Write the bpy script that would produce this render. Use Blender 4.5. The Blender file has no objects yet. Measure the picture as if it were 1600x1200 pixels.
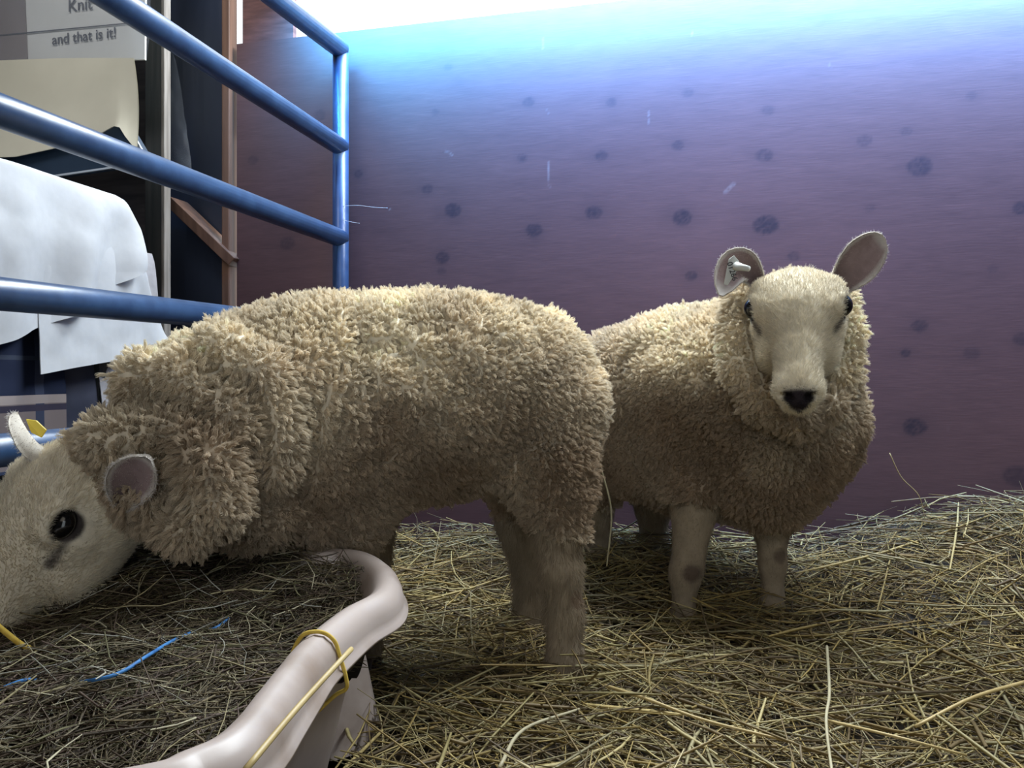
import bpy, math, random
import numpy as np
from mathutils import Vector, Matrix, Euler
from mathutils.kdtree import KDTree

rng = np.random.default_rng(7)
random.seed(7)
sc = bpy.context.scene
COL = sc.collection

# ------------------------------------------------------------------ camera
YAW = math.radians(14.0)
CH = 0.52          # camera height
FP = 1250.0        # focal length in pixels of a 1600 px wide frame
HZ = 585.0         # row of the horizon
cam_d = bpy.data.cameras.new('camera')
cam = bpy.data.objects.new('camera', cam_d); COL.objects.link(cam)
cam.location = (0, 0, CH)
cam.rotation_euler = (math.pi / 2, 0, YAW)
cam_d.sensor_width = 36.0
cam_d.lens = 36.0 * FP / 1600.0
cam_d.shift_y = -(600 - HZ) / 1600.0
cam_d.clip_start = 0.02
sc.camera = cam

# ------------------------------------------------------------------ world, light, exposure
sc.view_settings.view_transform = 'Standard'
sc.view_settings.look = 'None'
sc.view_settings.gamma = 1.0
sc.view_settings.use_curve_mapping = False
sc.view_settings.exposure = 0.0

world = bpy.data.worlds.new('world'); sc.world = world
world.use_nodes = True
wn = world.node_tree
wn.nodes['Background'].inputs[0].default_value = (0.86, 0.95, 1.0, 1)
wn.nodes['Background'].inputs[1].default_value = 2.2

def area(name, loc, target, sx, sy, power, col, spread=180):
    l = bpy.data.lights.new(name, 'AREA'); l.shape = 'RECTANGLE'
    l.size = sx; l.size_y = sy; l.energy = power; l.color = col
    l.spread = math.radians(spread)
    o = bpy.data.objects.new(name, l); COL.objects.link(o)
    o.location = loc
    d = Vector(target) - Vector(loc)
    o.rotation_euler = d.to_track_quat('-Z', 'Y').to_euler()
    return o
# daylight falling in over the top of the back wall
area('daylight_over_wall', (0.1, 1.80, 1.95), (-0.15, 0.9, 0.5), 2.2, 0.35, 92, (0.88, 0.96, 1.0))
# added blue lamps imitating lens glare along the top of the plywood
area('glare_wash', (0.28, 1.62, 1.66), (0.28, 2.0, 1.42), 1.9, 0.12, 24, (0.20, 0.25, 1.0), 125)
area('glare_strip', (0.15, 1.84, 1.55), (0.15, 1.98, 1.44), 2.4, 0.05, 80, (0.06, 0.43, 1.0), 118)
# added fill lamps: one for the display corner, a warm one from the front
area('display_fill', (-1.22, 0.75, 2.0), (-1.55, 1.62, 1.35), 0.7, 0.4, 4.2, (0.95, 0.97, 1.0), 120)
area('front_fill', (-0.5, -1.0, 1.9), (0.0, 1.3, 0.5), 1.6, 1.0, 6.5, (1.0, 0.90, 0.76))

# ------------------------------------------------------------------ coordinate helpers
cy, sy_ = math.cos(YAW), math.sin(YAW)
def Q(px, py, d):          # point seen at a pixel at a true depth: right, depth, height
    return np.array([(px - 800) / FP * d, d, CH + (HZ - py) / FP * d])
def Qz(px, py, z):
    return Q(px, py, (CH - z) * FP / (py - HZ))
def toW(q):
    q = np.asarray(q, float)
    out = q.copy()
    out[..., 0] = q[..., 0] * cy - q[..., 1] * sy_
    out[..., 1] = q[..., 0] * sy_ + q[..., 1] * cy
    return out
def W(px, py, d): return toW(Q(px, py, d))
def WY(px, py, Y):         # point of a pixel ray on the plane y = Y
    a = (px - 800) / FP
    dx, dy = -sy_ + a * cy, cy + a * sy_
    t = Y / dy
    return np.array([dx * t, Y, CH + (HZ - py) / FP * t])
def WX(px, py, X):
    a = (px - 800) / FP
    dx, dy = -sy_ + a * cy, cy + a * sy_
    t = X / dx
    return np.array([X, dy * t, CH + (HZ - py) / FP * t])
def ss(a, b, x):
    t = np.clip((np.asarray(x, float) - a) / (b - a), 0, 1)
    return t * t * (3 - 2 * t)

def _hash(ix, iy, iz, s):
    h = (ix * 374761393 + iy * 668265263 + iz * 2147483647 + s * 1274126177) & 0xFFFFFFFF
    h = ((h ^ (h >> 13)) * 1274126177) & 0xFFFFFFFF
    h = ((h ^ (h >> 16)) * 2246822519) & 0xFFFFFFFF
    return ((h ^ (h >> 15)) & 0xFFFF) / 65535.0
def vnoise(p, scale, seed=0):
    q = np.asarray(p, float) * scale
    f = np.floor(q); i = f.astype(np.int64); f = q - f
    f = f * f * (3 - 2 * f)
    r = 0
    for a in (0, 1):
        for b in (0, 1):
            for c in (0, 1):
                w = (f[:, 0] if a else 1 - f[:, 0]) * (f[:, 1] if b else 1 - f[:, 1]) * (f[:, 2] if c else 1 - f[:, 2])
                r = r + w * _hash(i[:, 0] + a, i[:, 1] + b, i[:, 2] + c, seed)
    return r * 2 - 1

# ------------------------------------------------------------------ materials
def mat(name, col=(0.5, 0.5, 0.5), rough=0.6, metal=0.0, spec=0.5):
    m = bpy.data.materials.new(name); m.use_nodes = True
    b = m.node_tree.nodes['Principled BSDF']
    b.inputs['Base Color'].default_value = (*col, 1)
    b.inputs['Roughness'].default_value = rough
    b.inputs['Metallic'].default_value = metal
    b.inputs['Specular IOR Level'].default_value = spec
    return m
def N(m, t, **kw):
    n = m.node_tree.nodes.new(t)
    for k, v in kw.items(): setattr(n, k, v)
    return n
def L(m, a, b): m.node_tree.links.new(a, b)
def bsdf(m): return m.node_tree.nodes['Principled BSDF']
def noise_mat(name, c1, c2, scale=8, rough=0.7, stretch=(1, 1, 1), bump=0.2, spec=0.3, detail=8, bdist=0.003, contrast=(0.35, 0.65)):
    m = mat(name, c1, rough, 0, spec)
    tc = N(m, 'ShaderNodeTexCoord'); mp = N(m, 'ShaderNodeMapping'); mp.inputs['Scale'].default_value = stretch
    nz = N(m, 'ShaderNodeTexNoise'); nz.inputs['Scale'].default_value = scale; nz.inputs['Detail'].default_value = detail
    cr = N(m, 'ShaderNodeValToRGB')
    cr.color_ramp.elements[0].position = contrast[0]; cr.color_ramp.elements[1].position = contrast[1]
    cr.color_ramp.elements[0].color = (*c1, 1); cr.color_ramp.elements[1].color = (*c2, 1)
    L(m, tc.outputs['Object'], mp.inputs['Vector']); L(m, mp.outputs[0], nz.inputs['Vector'])
    L(m, nz.outputs['Fac'], cr.inputs[0]); L(m, cr.outputs[0], bsdf(m).inputs['Base Color'])
    bp = N(m, 'ShaderNodeBump'); bp.inputs['Strength'].default_value = bump; bp.inputs['Distance'].default_value = bdist
    L(m, nz.outputs['Fac'], bp.inputs['Height']); L(m, bp.outputs[0], bsdf(m).inputs['Normal'])
    return m
def attr_mat(name, rough=0.7, spec=0.2, attr='tint', nscale=60, nstr=0.25, transl=0.0, bump=0.0):
    m = mat(name, (0.5, 0.5, 0.5), rough, 0, spec)
    at = N(m, 'ShaderNodeAttribute', attribute_name=attr)
    tc = N(m, 'ShaderNodeTexCoord'); nz = N(m, 'ShaderNodeTexNoise'); nz.inputs['Scale'].default_value = nscale
    L(m, tc.outputs['Object'], nz.inputs['Vector'])
    mr = N(m, 'ShaderNodeMapRange'); mr.inputs['To Min'].default_value = 1 - nstr; mr.inputs['To Max'].default_value = 1 + nstr
    mr.inputs['From Min'].default_value = 0.25; mr.inputs['From Max'].default_value = 0.75
    L(m, nz.outputs['Fac'], mr.inputs['Value'])
    vm = N(m, 'ShaderNodeVectorMath', operation='SCALE')
    L(m, at.outputs['Color'], vm.inputs[0]); L(m, mr.outputs[0], vm.inputs['Scale'])
    L(m, vm.outputs[0], bsdf(m).inputs['Base Color'])
    if bump:
        bp = N(m, 'ShaderNodeBump'); bp.inputs['Strength'].default_value = bump; bp.inputs['Distance'].default_value = 0.002
        L(m, nz.outputs['Fac'], bp.inputs['Height']); L(m, bp.outputs[0], bsdf(m).inputs['Normal'])
    if transl:
        tr = N(m, 'ShaderNodeBsdfTranslucent'); mx = N(m, 'ShaderNodeMixShader'); mx.inputs[0].default_value = transl
        L(m, vm.outputs[0], tr.inputs['Color'])
        out = m.node_tree.nodes['Material Output']
        L(m, bsdf(m).outputs[0], mx.inputs[1]); L(m, tr.outputs[0], mx.inputs[2]); L(m, mx.outputs[0], out.inputs['Surface'])
    return m

# ------------------------------------------------------------------ object helpers
def link(o, parent=None):
    COL.objects.link(o)
    if parent is not None: o.parent = parent
    return o
def mesh_obj(name, V, F, m, parent=None, smooth=False, tint=None, attrs=None):
    me = bpy.data.meshes.new(name)
    V = np.asarray(V, np.float32); 
    if isinstance(F, np.ndarray):
        k = F.shape[1]
        me.vertices.add(len(V)); me.vertices.foreach_set('co', V.ravel())
        me.loops.add(F.size); me.loops.foreach_set('vertex_index', F.astype(np.int32).ravel())
        me.polygons.add(len(F)); me.polygons.foreach_set('loop_start', np.arange(0, F.size, k, dtype=np.int32))
        me.polygons.foreach_set('loop_total', np.full(len(F), k, np.int32))
        me.update(calc_edges=True); me.validate()
    else:
        me.from_pydata([tuple(map(float, v)) for v in V], [], F); me.update()
    if smooth: me.polygons.foreach_set('use_smooth', np.ones(len(me.polygons), bool))
    if tint is not None:
        a = me.color_attributes.new('tint', 'FLOAT_COLOR', 'POINT')
        c = np.ones((len(V), 4), np.float32); c[:, :3] = tint
        a.data.foreach_set('color', c.ravel())
    for k, v in (attrs or {}).items():
        a = me.attributes.new(k, 'FLOAT', 'POINT'); a.data.foreach_set('value', np.asarray(v, np.float32))
    if m is not None: me.materials.append(m)
    return link(bpy.data.objects.new(name, me), parent)
def tag(o, label=None, cat=None, group=None, kind=None):
    if label: o['label'] = label
    if cat: o['category'] = cat
    if group: o['group'] = group
    if kind: o['kind'] = kind
    return o
def empty(name, loc, rz=0, **kw):
    o = bpy.data.objects.new(name, None); COL.objects.link(o)
    o.location = loc; o.rotation_euler = (0, 0, rz); o.empty_display_size = 0.05
    return tag(o, **kw)

class MB:
    def __init__(s): s.V = []; s.F = []
    def add(s, V, F):
        b = len(s.V); s.V += [tuple(map(float, v)) for v in V]; s.F += [tuple(i + b for i in f) for f in F]; return s
    def box(s, lo, hi, M=None):
        x0, y0, z0 = lo; x1, y1, z1 = hi
        V = [(x0, y0, z0), (x1, y0, z0), (x1, y1, z0), (x0, y1, z0), (x0, y0, z1), (x1, y0, z1), (x1, y1, z1), (x0, y1, z1)]
        if M: V = [tuple(M @ Vector(v)) for v in V]
        return s.add(V, [(0, 3, 2, 1), (4, 5, 6, 7), (0, 1, 5, 4), (1, 2, 6, 5), (2, 3, 7, 6), (3, 0, 4, 7)])
    def hexa(s, c8):      # bottom four, top four
        return s.add(c8, [(0, 3, 2, 1), (4, 5, 6, 7), (0, 1, 5, 4), (1, 2, 6, 5), (2, 3, 7, 6), (3, 0, 4, 7)])
    def slab(s, pts, off):   # polygon extruded by a vector
        n = len(pts); A = [np.array(p, float) for p in pts]; B = [a + np.array(off, float) for a in A]
        F = [tuple(range(n))[::-1], tuple(range(n, 2 * n))] + [(i, (i + 1) % n, n + (i + 1) % n, n + i) for i in range(n)]
        return s.add(A + B, F)
    def tube(s, pts, rad, n=12, caps=True, squash=1.0):
        pts = [np.array(p, float) for p in pts]
        rad = [rad] * len(pts) if np.isscalar(rad) else rad
        V = []; up = None
        for i, p in enumerate(pts):
            t = pts[min(i + 1, len(pts) - 1)] - pts[max(i - 1, 0)]; t /= np.linalg.norm(t) + 1e-12
            if up is None:
                up = np.array([0, 0, 1.0]) if abs(t[2]) < 0.9 else np.array([1.0, 0, 0])
            a = np.cross(t, up); a /= np.linalg.norm(a); b = np.cross(a, t); up = b
            for k in range(n):
                th = 2 * math.pi * k / n
                V.append(p + rad[i] * (math.cos(th) * a + math.sin(th) * b * squash))
        F = [(i * n + k, i * n + (k + 1) % n, (i + 1) * n + (k + 1) % n, (i + 1) * n + k) for i in range(len(pts) - 1) for k in range(n)]
        if caps: F += [tuple(range(n))[::-1], tuple(range((len(pts) - 1) * n, len(pts) * n))]
        return s.add(V, F)
    def obj(s, name, m, parent=None, smooth=False, bevel=0, tint=None):
        o = mesh_obj(name, s.V, s.F, m, parent, smooth, tint)
        if bevel:
            b = o.modifiers.new('bevel', 'BEVEL'); b.width = bevel; b.segments = 2; b.limit_method = 'ANGLE'
        return o
def grid_faces(nu, nv):
    i, j = np.meshgrid(np.arange(nu - 1), np.arange(nv - 1), indexing='ij')
    a = (i * nv + j).ravel()
    return np.stack([a, a + nv, a + nv + 1, a + 1], 1)
def catmull(pts, n=8):
    P = [np.array(p, float) for p in pts]; P = [2 * P[0] - P[1]] + P + [2 * P[-1] - P[-2]]
    out = []
    for i in range(1, len(P) - 2):
        for k in range(n):
            t = k / n
            out.append(0.5 * ((2 * P[i]) + (-P[i-1] + P[i+1]) * t + (2*P[i-1] - 5*P[i] + 4*P[i+1] - P[i+2]) * t*t + (-P[i-1] + 3*P[i] - 3*P[i+1] + P[i+2]) * t**3))
    out.append(P[-2]); return np.array(out)

def tubes_mesh(P, R, tint, sides=3):
    """P (n,k,3) centre lines, R (n,k) radii, tint (n,3) -> V, F, per vertex tint, all vectorised"""
    n, k, _ = P.shape
    T = np.gradient(P, axis=1); T /= np.linalg.norm(T, axis=2, keepdims=True) + 1e-9
    ref = rng.normal(size=(n, 1, 3)); 
    A = np.cross(T, ref); A /= np.linalg.norm(A, axis=2, keepdims=True) + 1e-9
    B = np.cross(T, A)
    th = np.arange(sides) * 2 * math.pi / sides
    V = P[:, :, None, :] + R[:, :, None, None] * (np.cos(th)[None, None, :, None] * A[:, :, None, :] + np.sin(th)[None, None, :, None] * B[:, :, None, :] * 0.55)
    V = V.reshape(-1, 3)
    base = (np.arange(n) * k * sides)[:, None, None]
    i = np.arange(k - 1)[None, :, None] * sides; s = np.arange(sides)[None, None, :]
    a = base + i + s; b = base + i + (s + 1) % sides
    F = np.stack([a, b, b + sides, a + sides], -1).reshape(-1, 4)
    return V, F, np.repeat(tint, k * sides, axis=0)

# ================================================================== THE SHED
WALL_Y = 1.98
TOPZ = 1.442
# --- plywood wall with football patches and scuffs
ply = mat('red brown plywood', (0.2, 0.12, 0.11), 0.55, 0, 0.35)
tc = N(ply, 'ShaderNodeTexCoord'); mp = N(ply, 'ShaderNodeMapping'); mp.inputs['Scale'].default_value = (2.0, 1, 14)
nz = N(ply, 'ShaderNodeTexNoise'); nz.inputs['Scale'].default_value = 3; nz.inputs['Detail'].default_value = 10; nz.inputs['Distortion'].default_value = 1.4
n2 = N(ply, 'ShaderNodeTexNoise'); n2.inputs['Scale'].default_value = 1.6; n2.inputs['Detail'].default_value = 4
mp3 = N(ply, 'ShaderNodeMapping'); mp3.inputs['Scale'].default_value = (12, 1, 160)
n3 = N(ply, 'ShaderNodeTexNoise'); n3.inputs['Scale'].default_value = 2; n3.inputs['Detail'].default_value = 6
cr = N(ply, 'ShaderNodeValToRGB'); cr.color_ramp.elements[0].position = .3; cr.color_ramp.elements[1].position = .7
cr.color_ramp.elements[0].color = (0.085, 0.042, 0.042, 1); cr.color_ramp.elements[1].color = (0.145, 0.072, 0.068, 1)
L(ply, tc.outputs['Object'], mp.inputs[0]); L(ply, mp.outputs[0], nz.inputs['Vector']); L(ply, tc.outputs['Object'], n2.inputs['Vector'])
L(ply, tc.outputs['Object'], mp3.inputs[0]); L(ply, mp3.outputs[0], n3.inputs['Vector'])
mx1 = N(ply, 'ShaderNodeMath', operation='ADD'); mx2 = N(ply, 'ShaderNodeMath', operation='MULTIPLY'); mx2.inputs[1].default_value = 0.33
mx0 = N(ply, 'ShaderNodeMath', operation='ADD')
L(ply, nz.outputs['Fac'], mx0.inputs[0]); L(ply, n2.outputs['Fac'], mx0.inputs[1]); L(ply, mx0.outputs[0], mx1.inputs[0]); L(ply, n3.outputs['Fac'], mx1.inputs[1]); L(ply, mx1.outputs[0], mx2.inputs[0]); L(ply, mx2.outputs[0], cr.inputs[0])
ak = N(ply, 'ShaderNodeAttribute', attribute_name='patch'); asf = N(ply, 'ShaderNodeAttribute', attribute_name='scuff')
m1 = N(ply, 'ShaderNodeMix', data_type='RGBA'); m1.inputs['B'].default_value = (0.022, 0.015, 0.026, 1)
m2 = N(ply, 'ShaderNodeMix', data_type='RGBA'); m2.inputs['B'].default_value = (0.55, 0.5, 0.48, 1)
L(ply, ak.outputs['Fac'], m1.inputs['Factor']); L(ply, cr.outputs[0], m1.inputs['A'])
L(ply, asf.outputs['Fac'], m2.inputs['Factor']); L(ply, m1.outputs['Result'], m2.inputs['A']); L(ply, m2.outputs['Result'], bsdf(ply).inputs['Base Color'])
bp = N(ply, 'ShaderNodeBump'); bp.inputs['Strength'].default_value = .09; bp.inputs['Distance'].default_value = .002
L(ply, n3.outputs['Fac'], bp.inputs['Height']); L(ply, bp.outputs[0], bsdf(ply).inputs['Normal'])

x0, x1 = -1.285, 1.35
nu, nv = 560, 300
U, Z = np.meshgrid(np.linspace(x0, x1, nu), np.linspace(-0.02, TOPZ, nv), indexing='ij')
Vf = np.stack([U.ravel(), np.full(U.size, WALL_Y), Z.ravel()], 1)
patch = np.zeros(len(Vf)); scuff = np.zeros(len(Vf))
wob = 1 + 0.18 * vnoise(Vf, 32, 3)
for (px, py, r, s) in [(708, 329, 12, .8), (834, 360, 11, .8), (928, 331, 11, .75), (1066, 339, 13, .85), (1196, 352, 16, .85), (1436, 260, 14, .8),
                       (1194, 243, 11, .6), (940, 243, 9, .6), (815, 247, 7, .5), (1059, 227, 8, .6), (668, 296, 8, .55), (692, 403, 10, .7), (690, 424, 7, .4),
                       (1080, 431, 8, .7), (1437, 509, 9, .6), (1415, 552, 6, .7), (1430, 666, 13, .8), (1518, 552, 10, .4), (1596, 326, 10, .8), (1597, 530, 10, .6), (1590, 745, 16, .6),
                       (825, 160, 8, .5), (955, 160, 8, .5), (1075, 145, 8, .4), (1200, 172, 8, .4), (1350, 220, 9, .45), (1416, 205, 7, .4), (680, 175, 6, .3), (1240, 400, 8, .5), (1518, 150, 6, .35), (700, 105, 6, .3),
                       (450, 380, 12, .5), (395, 250, 9, .4), (500, 180, 9, .4), (560, 272, 7, .6), (1360, 325, 7, .3), (1550, 420, 6, .3)]:
    c = WY(px, py, WALL_Y); s_m = 1.9 / FP
    d2 = ((Vf[:, 0] - c[0]) / 1.25) ** 2 + (Vf[:, 2] - c[2]) ** 2
    rr = r * s_m * 1.15 * wob
    patch = np.maximum(patch, s * (1 - ss(.65, 1.15, np.sqrt(d2) / rr)) * (0.85 + .3 * vnoise(Vf, 200, 4)))
    patch = np.maximum(patch, 0.3 * s * np.exp(-d2 / (1.8 * r * s_m) ** 2))
for (pa, pb, w, s) in [((857, 252), (858, 290), 1.4, .7), ((1133, 300), (1146, 288), 5, .5), ((697, 236), (706, 242), 3, .5), ((1014, 172), (1014, 195), 1.2, .5), ((609, 326), (610, 327), 2.5, 1), ((848, 60), (848, 76), 1.5, .6),
                      ((1081, 50), (1082, 54), 2.5, .6), ((1297, 100), (1298, 106), 2, .6), ((1480, 660), (1481, 675), 1.2, .3), ((858, 288), (860, 292), 3, .6), ((855, 172), (857, 178), 2, .4)]:
    a = WY(*pa, WALL_Y)[[0, 2]]; b = WY(*pb, WALL_Y)[[0, 2]]; p = Vf[:, [0, 2]]
    t = np.clip(((p - a) @ (b - a)) / ((b - a) @ (b - a) + 1e-9), 0, 1)
    d = np.linalg.norm(p - (a + t[:, None] * (b - a)), axis=1)
    scuff = np.maximum(scuff, .3 * s * (1 - ss(.4, 1.3, d / (w * 1.3 / FP))) * np.clip(.7 + .8 * vnoise(Vf, 400, 9), 0, 1))
Vb = Vf + [0, .018, 0]
Ff = grid_faces(nu, nv)[:, ::1]
# front sheet + thickness: back sheet coarse as a box behind it
o = mesh_obj('wall_back', Vf, Ff, ply, attrs={'patch': patch, 'scuff': scuff}, smooth=True)
tag(o, 'red-brown plywood wall behind the two sheep', 'wall', kind='structure')
ply2 = noise_mat('plywood edge', (0.10, 0.05, 0.048), (0.17, 0.083, 0.075), 6, .6, (2, 1, 12), .2)
MB().box((x0, WALL_Y + .0005, -.02), (x1, WALL_Y + .02, TOPZ - .0005)).obj('backing', ply2, o)

concrete = noise_mat('dark earth floor', (0.03, 0.024, 0.018), (0.06, 0.048, 0.036), 5, .95)
tag(MB().box((-3.0, -1.9, -.12), (1.35, 2.6, -.02)).obj('floor', concrete), 'dark earth floor under the straw', 'floor', kind='structure')
dark = noise_mat('dark stained boards', (0.028, 0.026, 0.03), (0.06, 0.052, 0.055), 5, .7, (1, 1, 8))
tag(MB().box((-3.0, -1.9, 2.35), (1.35, 2.02, 2.45)).obj('ceiling', dark), 'dark board ceiling of the shed', 'ceiling', kind='structure')
tag(MB().box((1.35, -1.9, -.02), (1.4, 2.6, 2.35)).obj('wall_right', dark), 'dark board side wall of the shed', 'wall', kind='structure')
tag(MB().box((-3.05, -1.9, -.02), (-3.0, 2.6, 2.35)).obj('wall_left', dark), 'dark far side wall of the shed', 'wall', kind='structure')
# partition behind the display corner, left of the pen
tag(MB().box((-3.0, 2.06, -.02), (-1.45, 2.10, 2.35)).obj('wall_partition', dark), 'dark partition behind the display corner', 'wall', kind='structure')
w = MB()
w.box((-3.0, -1.95, -.02), (0.0, -1.9, 2.35)); w.box((0, -1.95, 2.2), (1.35, -1.9, 2.35))
tag(w.obj('wall_front', dark), 'dark front wall with a wide open doorway', 'wall', kind='structure')

# board standing above the wall, left of the opening
a = WY(379, 0, 2.0); b = WY(458, 0, 2.0)
k = MB()
zt = 2.35
edge = [(a[0], TOPZ - .25), (b[0], TOPZ - .25), (b[0], zt), (a[0], zt)]
k.slab([(e[0], 2.0, e[1]) for e in edge], (0, .018, 0))
tag(k.obj('plywood_board', ply2), 'dark red plywood board standing above the wall beside the bright opening', 'board')

# --- posts and dark panel
wood_red = noise_mat('reddish timber', (0.115, 0.058, 0.038), (0.19, 0.10, 0.065), 5, .55, (10, 10, .6), .25, .4)
wood_dark = noise_mat('dark green brown timber', (0.035, 0.04, 0.042), (0.07, 0.07, 0.068), 6, .6, (10, 10, .6), .25)
wood_pale = noise_mat('worn whitewashed timber', (0.20, 0.175, 0.155), (0.33, 0.30, 0.27), 6, .7, (14, 14, 1.2), .4)
a = WY(346, 0, 1.965); b = WY(358, 0, 1.965)
p = MB().box((a[0], 1.965, -.02), (b[0], 2.005, 2.35)).obj('wooden_post', wood_red, bevel=.003)
tag(p, 'reddish square timber post at the left end of the plywood wall', 'post')
a = WY(226, 0, 1.84); b = WY(252, 0, 1.84); c = WY(265, 0, 1.84)
p = empty('wooden_post', ((a[0] + c[0]) / 2, 1.86, -.02), label='dark timber post with a worn whitish edge strip, beside the paper sign', cat='post')
ox = (a[0] + c[0]) / 2
MB().box((a[0] - ox, -.02, 0), (b[0] - ox, .008, 2.37)).obj('shaft', wood_dark, p, bevel=.003)
MB().box((b[0] - ox, -.021, 0), (b[0] - ox + .010, .006, 2.37)).obj('edge_strip', wood_pale, p, bevel=.002)['label'] = 'worn whitish edge strip'
panel_m = mat('blue black plastic sheet', (0.035, 0.045, 0.075), .32, 0, .5)
nzp = N(panel_m, 'ShaderNodeTexNoise'); nzp.inputs['Scale'].default_value = 5; bpp = N(panel_m, 'ShaderNodeBump'); bpp.inputs['Strength'].default_value = .35; bpp.inputs['Distance'].default_value = .01
L(panel_m, nzp.outputs['Fac'], bpp.inputs['Height']); L(panel_m, bpp.outputs[0], bsdf(panel_m).inputs['Normal'])
a = WY(240, 0, 2.03); b = WY(352, 0, 2.03)
tag(MB().box((a[0], 2.025, 0), (b[0], 2.045, 2.35)).obj('dark_panel', panel_m), 'glossy blue-black panel filling the gap between the two timber posts', 'panel')
# diagonal brace and ledge
A = WY(262, 312, 1.93); B = WY(362, 408, 1.955)
k = MB()
dirv = (B - A) / np.linalg.norm(B - A); nrm = np.array([-dirv[2], 0, dirv[0]]); nrm /= np.linalg.norm(nrm)
pts = [A + nrm * .012, B + nrm * .012, B - nrm * .016, A - nrm * .016]
k.slab(pts, (0, .075, 0))
tag(k.obj('diagonal_brace', wood_red, bevel=.002), 'brown timber brace running diagonally between the two posts', 'brace')
A = WY(330, 380, 1.95)

# --- thin film hanging off the pale post
film = bpy.data.materials.new('clear film'); film.use_nodes = True
nt = film.node_tree; nt.nodes.remove(nt.nodes['Principled BSDF'])
tr = nt.nodes.new('ShaderNodeBsdfTransparent'); gl = nt.nodes.new('ShaderNodeBsdfGlossy'); gl.inputs['Roughness'].default_value = .25; gl.inputs['Color'].default_value = (.8, .88, 1, 1)
df = nt.nodes.new('ShaderNodeBsdfDiffuse'); df.inputs['Color'].default_value = (.6, .65, .75, 1)
mx = nt.nodes.new('ShaderNodeMixShader'); mx.inputs[0].default_value = .08; mxb = nt.nodes.new('ShaderNodeMixShader'); mxb.inputs[0].default_value = .07
nt.links.new(tr.outputs[0], mx.inputs[1]); nt.links.new(gl.outputs[0], mx.inputs[2]); nt.links.new(mx.outputs[0], mxb.inputs[1]); nt.links.new(df.outputs[0], mxb.inputs[2]); nt.links.new(mxb.outputs[0], nt.nodes['Material Output'].inputs[0])
def film_sheet(name, corners, amp, label, nn=24):
    c = [np.array(x) for x in corners]; V = []
    for i in range(nn):
        for j in range(nn):
            u, v = i / (nn - 1), j / (nn - 1)
            V.append((1 - u) * (1 - v) * c[0] + u * (1 - v) * c[1] + u * v * c[2] + (1 - u) * v * c[3])
    V = np.array(V); V[:, 1] += amp * vnoise(V, 14, 5) + amp * .5 * vnoise(V, 40, 6)
    V = np.concatenate([V, V + [0, .0008, 0]])
    F = grid_faces(nn, nn); F = np.concatenate([F, F[:, ::-1] + nn * nn])
    return tag(mesh_obj(name, V, F, film, smooth=True), label, 'film')
film_sheet('plastic_film', [WY(262, 60, 1.9), WY(276, 95, 1.9), WY(300, 268, 1.9), WY(258, 270, 1.9)], .006, 'torn clear plastic film hanging beside the whitish post edge')

# ================================================================== GATE
gate_blue = noise_mat('blue painted steel', (0.022, 0.052, 0.125), (0.034, 0.076, 0.17), 30, .34, (1, 1, 1), .35, .6, bdist=.0015)
GX = -0.945
gate = empty('livestock_gate', (GX, 1.93, 0.03), label='blue tubular steel livestock gate with six horizontal rails', cat='gate')
GZ = 0.03
MB().tube([(0, 0, .0), (0, 0, 1.385 - GZ)], .021, 20).obj('end_post', gate_blue, gate, smooth=True)
k = MB().tube([(0, -1.9, 0), (0, -1.9, 1.385 - GZ)], .021, 20).obj('end_post', gate_blue, gate, smooth=True)
ends = [((548, 90), (433, 0)), ((548, 240), (182, 2)), ((548, 378), (0, 173)), ((548, 515), (0, 459)), ((548, 645), (0, 704)), ((548, 780), (0, 925))]
for (pa, pb) in ends:
    A = WX(*pa, GX); B = WX(*pb, GX)
    sl = (B[2] - A[2]) / (B[1] - A[1])
    y0 = 1.93; y1 = 0.03
    za = A[2] + sl * (y0 - A[1]); zb = A[2] + sl * (y1 - A[1])
    o = MB().tube([(0, 0, za - GZ), (0, y1 - 1.93, zb - GZ)], .0235, 20).obj('rail', gate_blue, gate, smooth=True)
# wisps of wool caught on the gate
wool_m = mat('wool wisp', (.6, .6, .6), .8)
for i, pts in enumerate([[(534, 322), (560, 321), (585, 324), (606, 325)], [(531, 341), (545, 346), (562, 349)]]):
    P = catmull([WY(x, y, 1.915) for x, y in pts], 6)
    tag(MB().tube(P, .0005, 5).obj('cobweb_strand', wool_m, smooth=True), ['long pale thread crossing the blue gate post', 'short pale thread on the blue gate post, lower of the two'][i], 'thread')

def text_mesh(o, name, parent):
    dg = bpy.context.evaluated_depsgraph_get(); dg.update()
    me = bpy.data.meshes.new_from_object(o.evaluated_get(dg))
    n = bpy.data.objects.new(name, me); link(n, parent); n.location = o.location; n.rotation_euler = o.rotation_euler
    c = o.data; bpy.data.objects.remove(o); bpy.data.curves.remove(c); n.name = name
    return n
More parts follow.
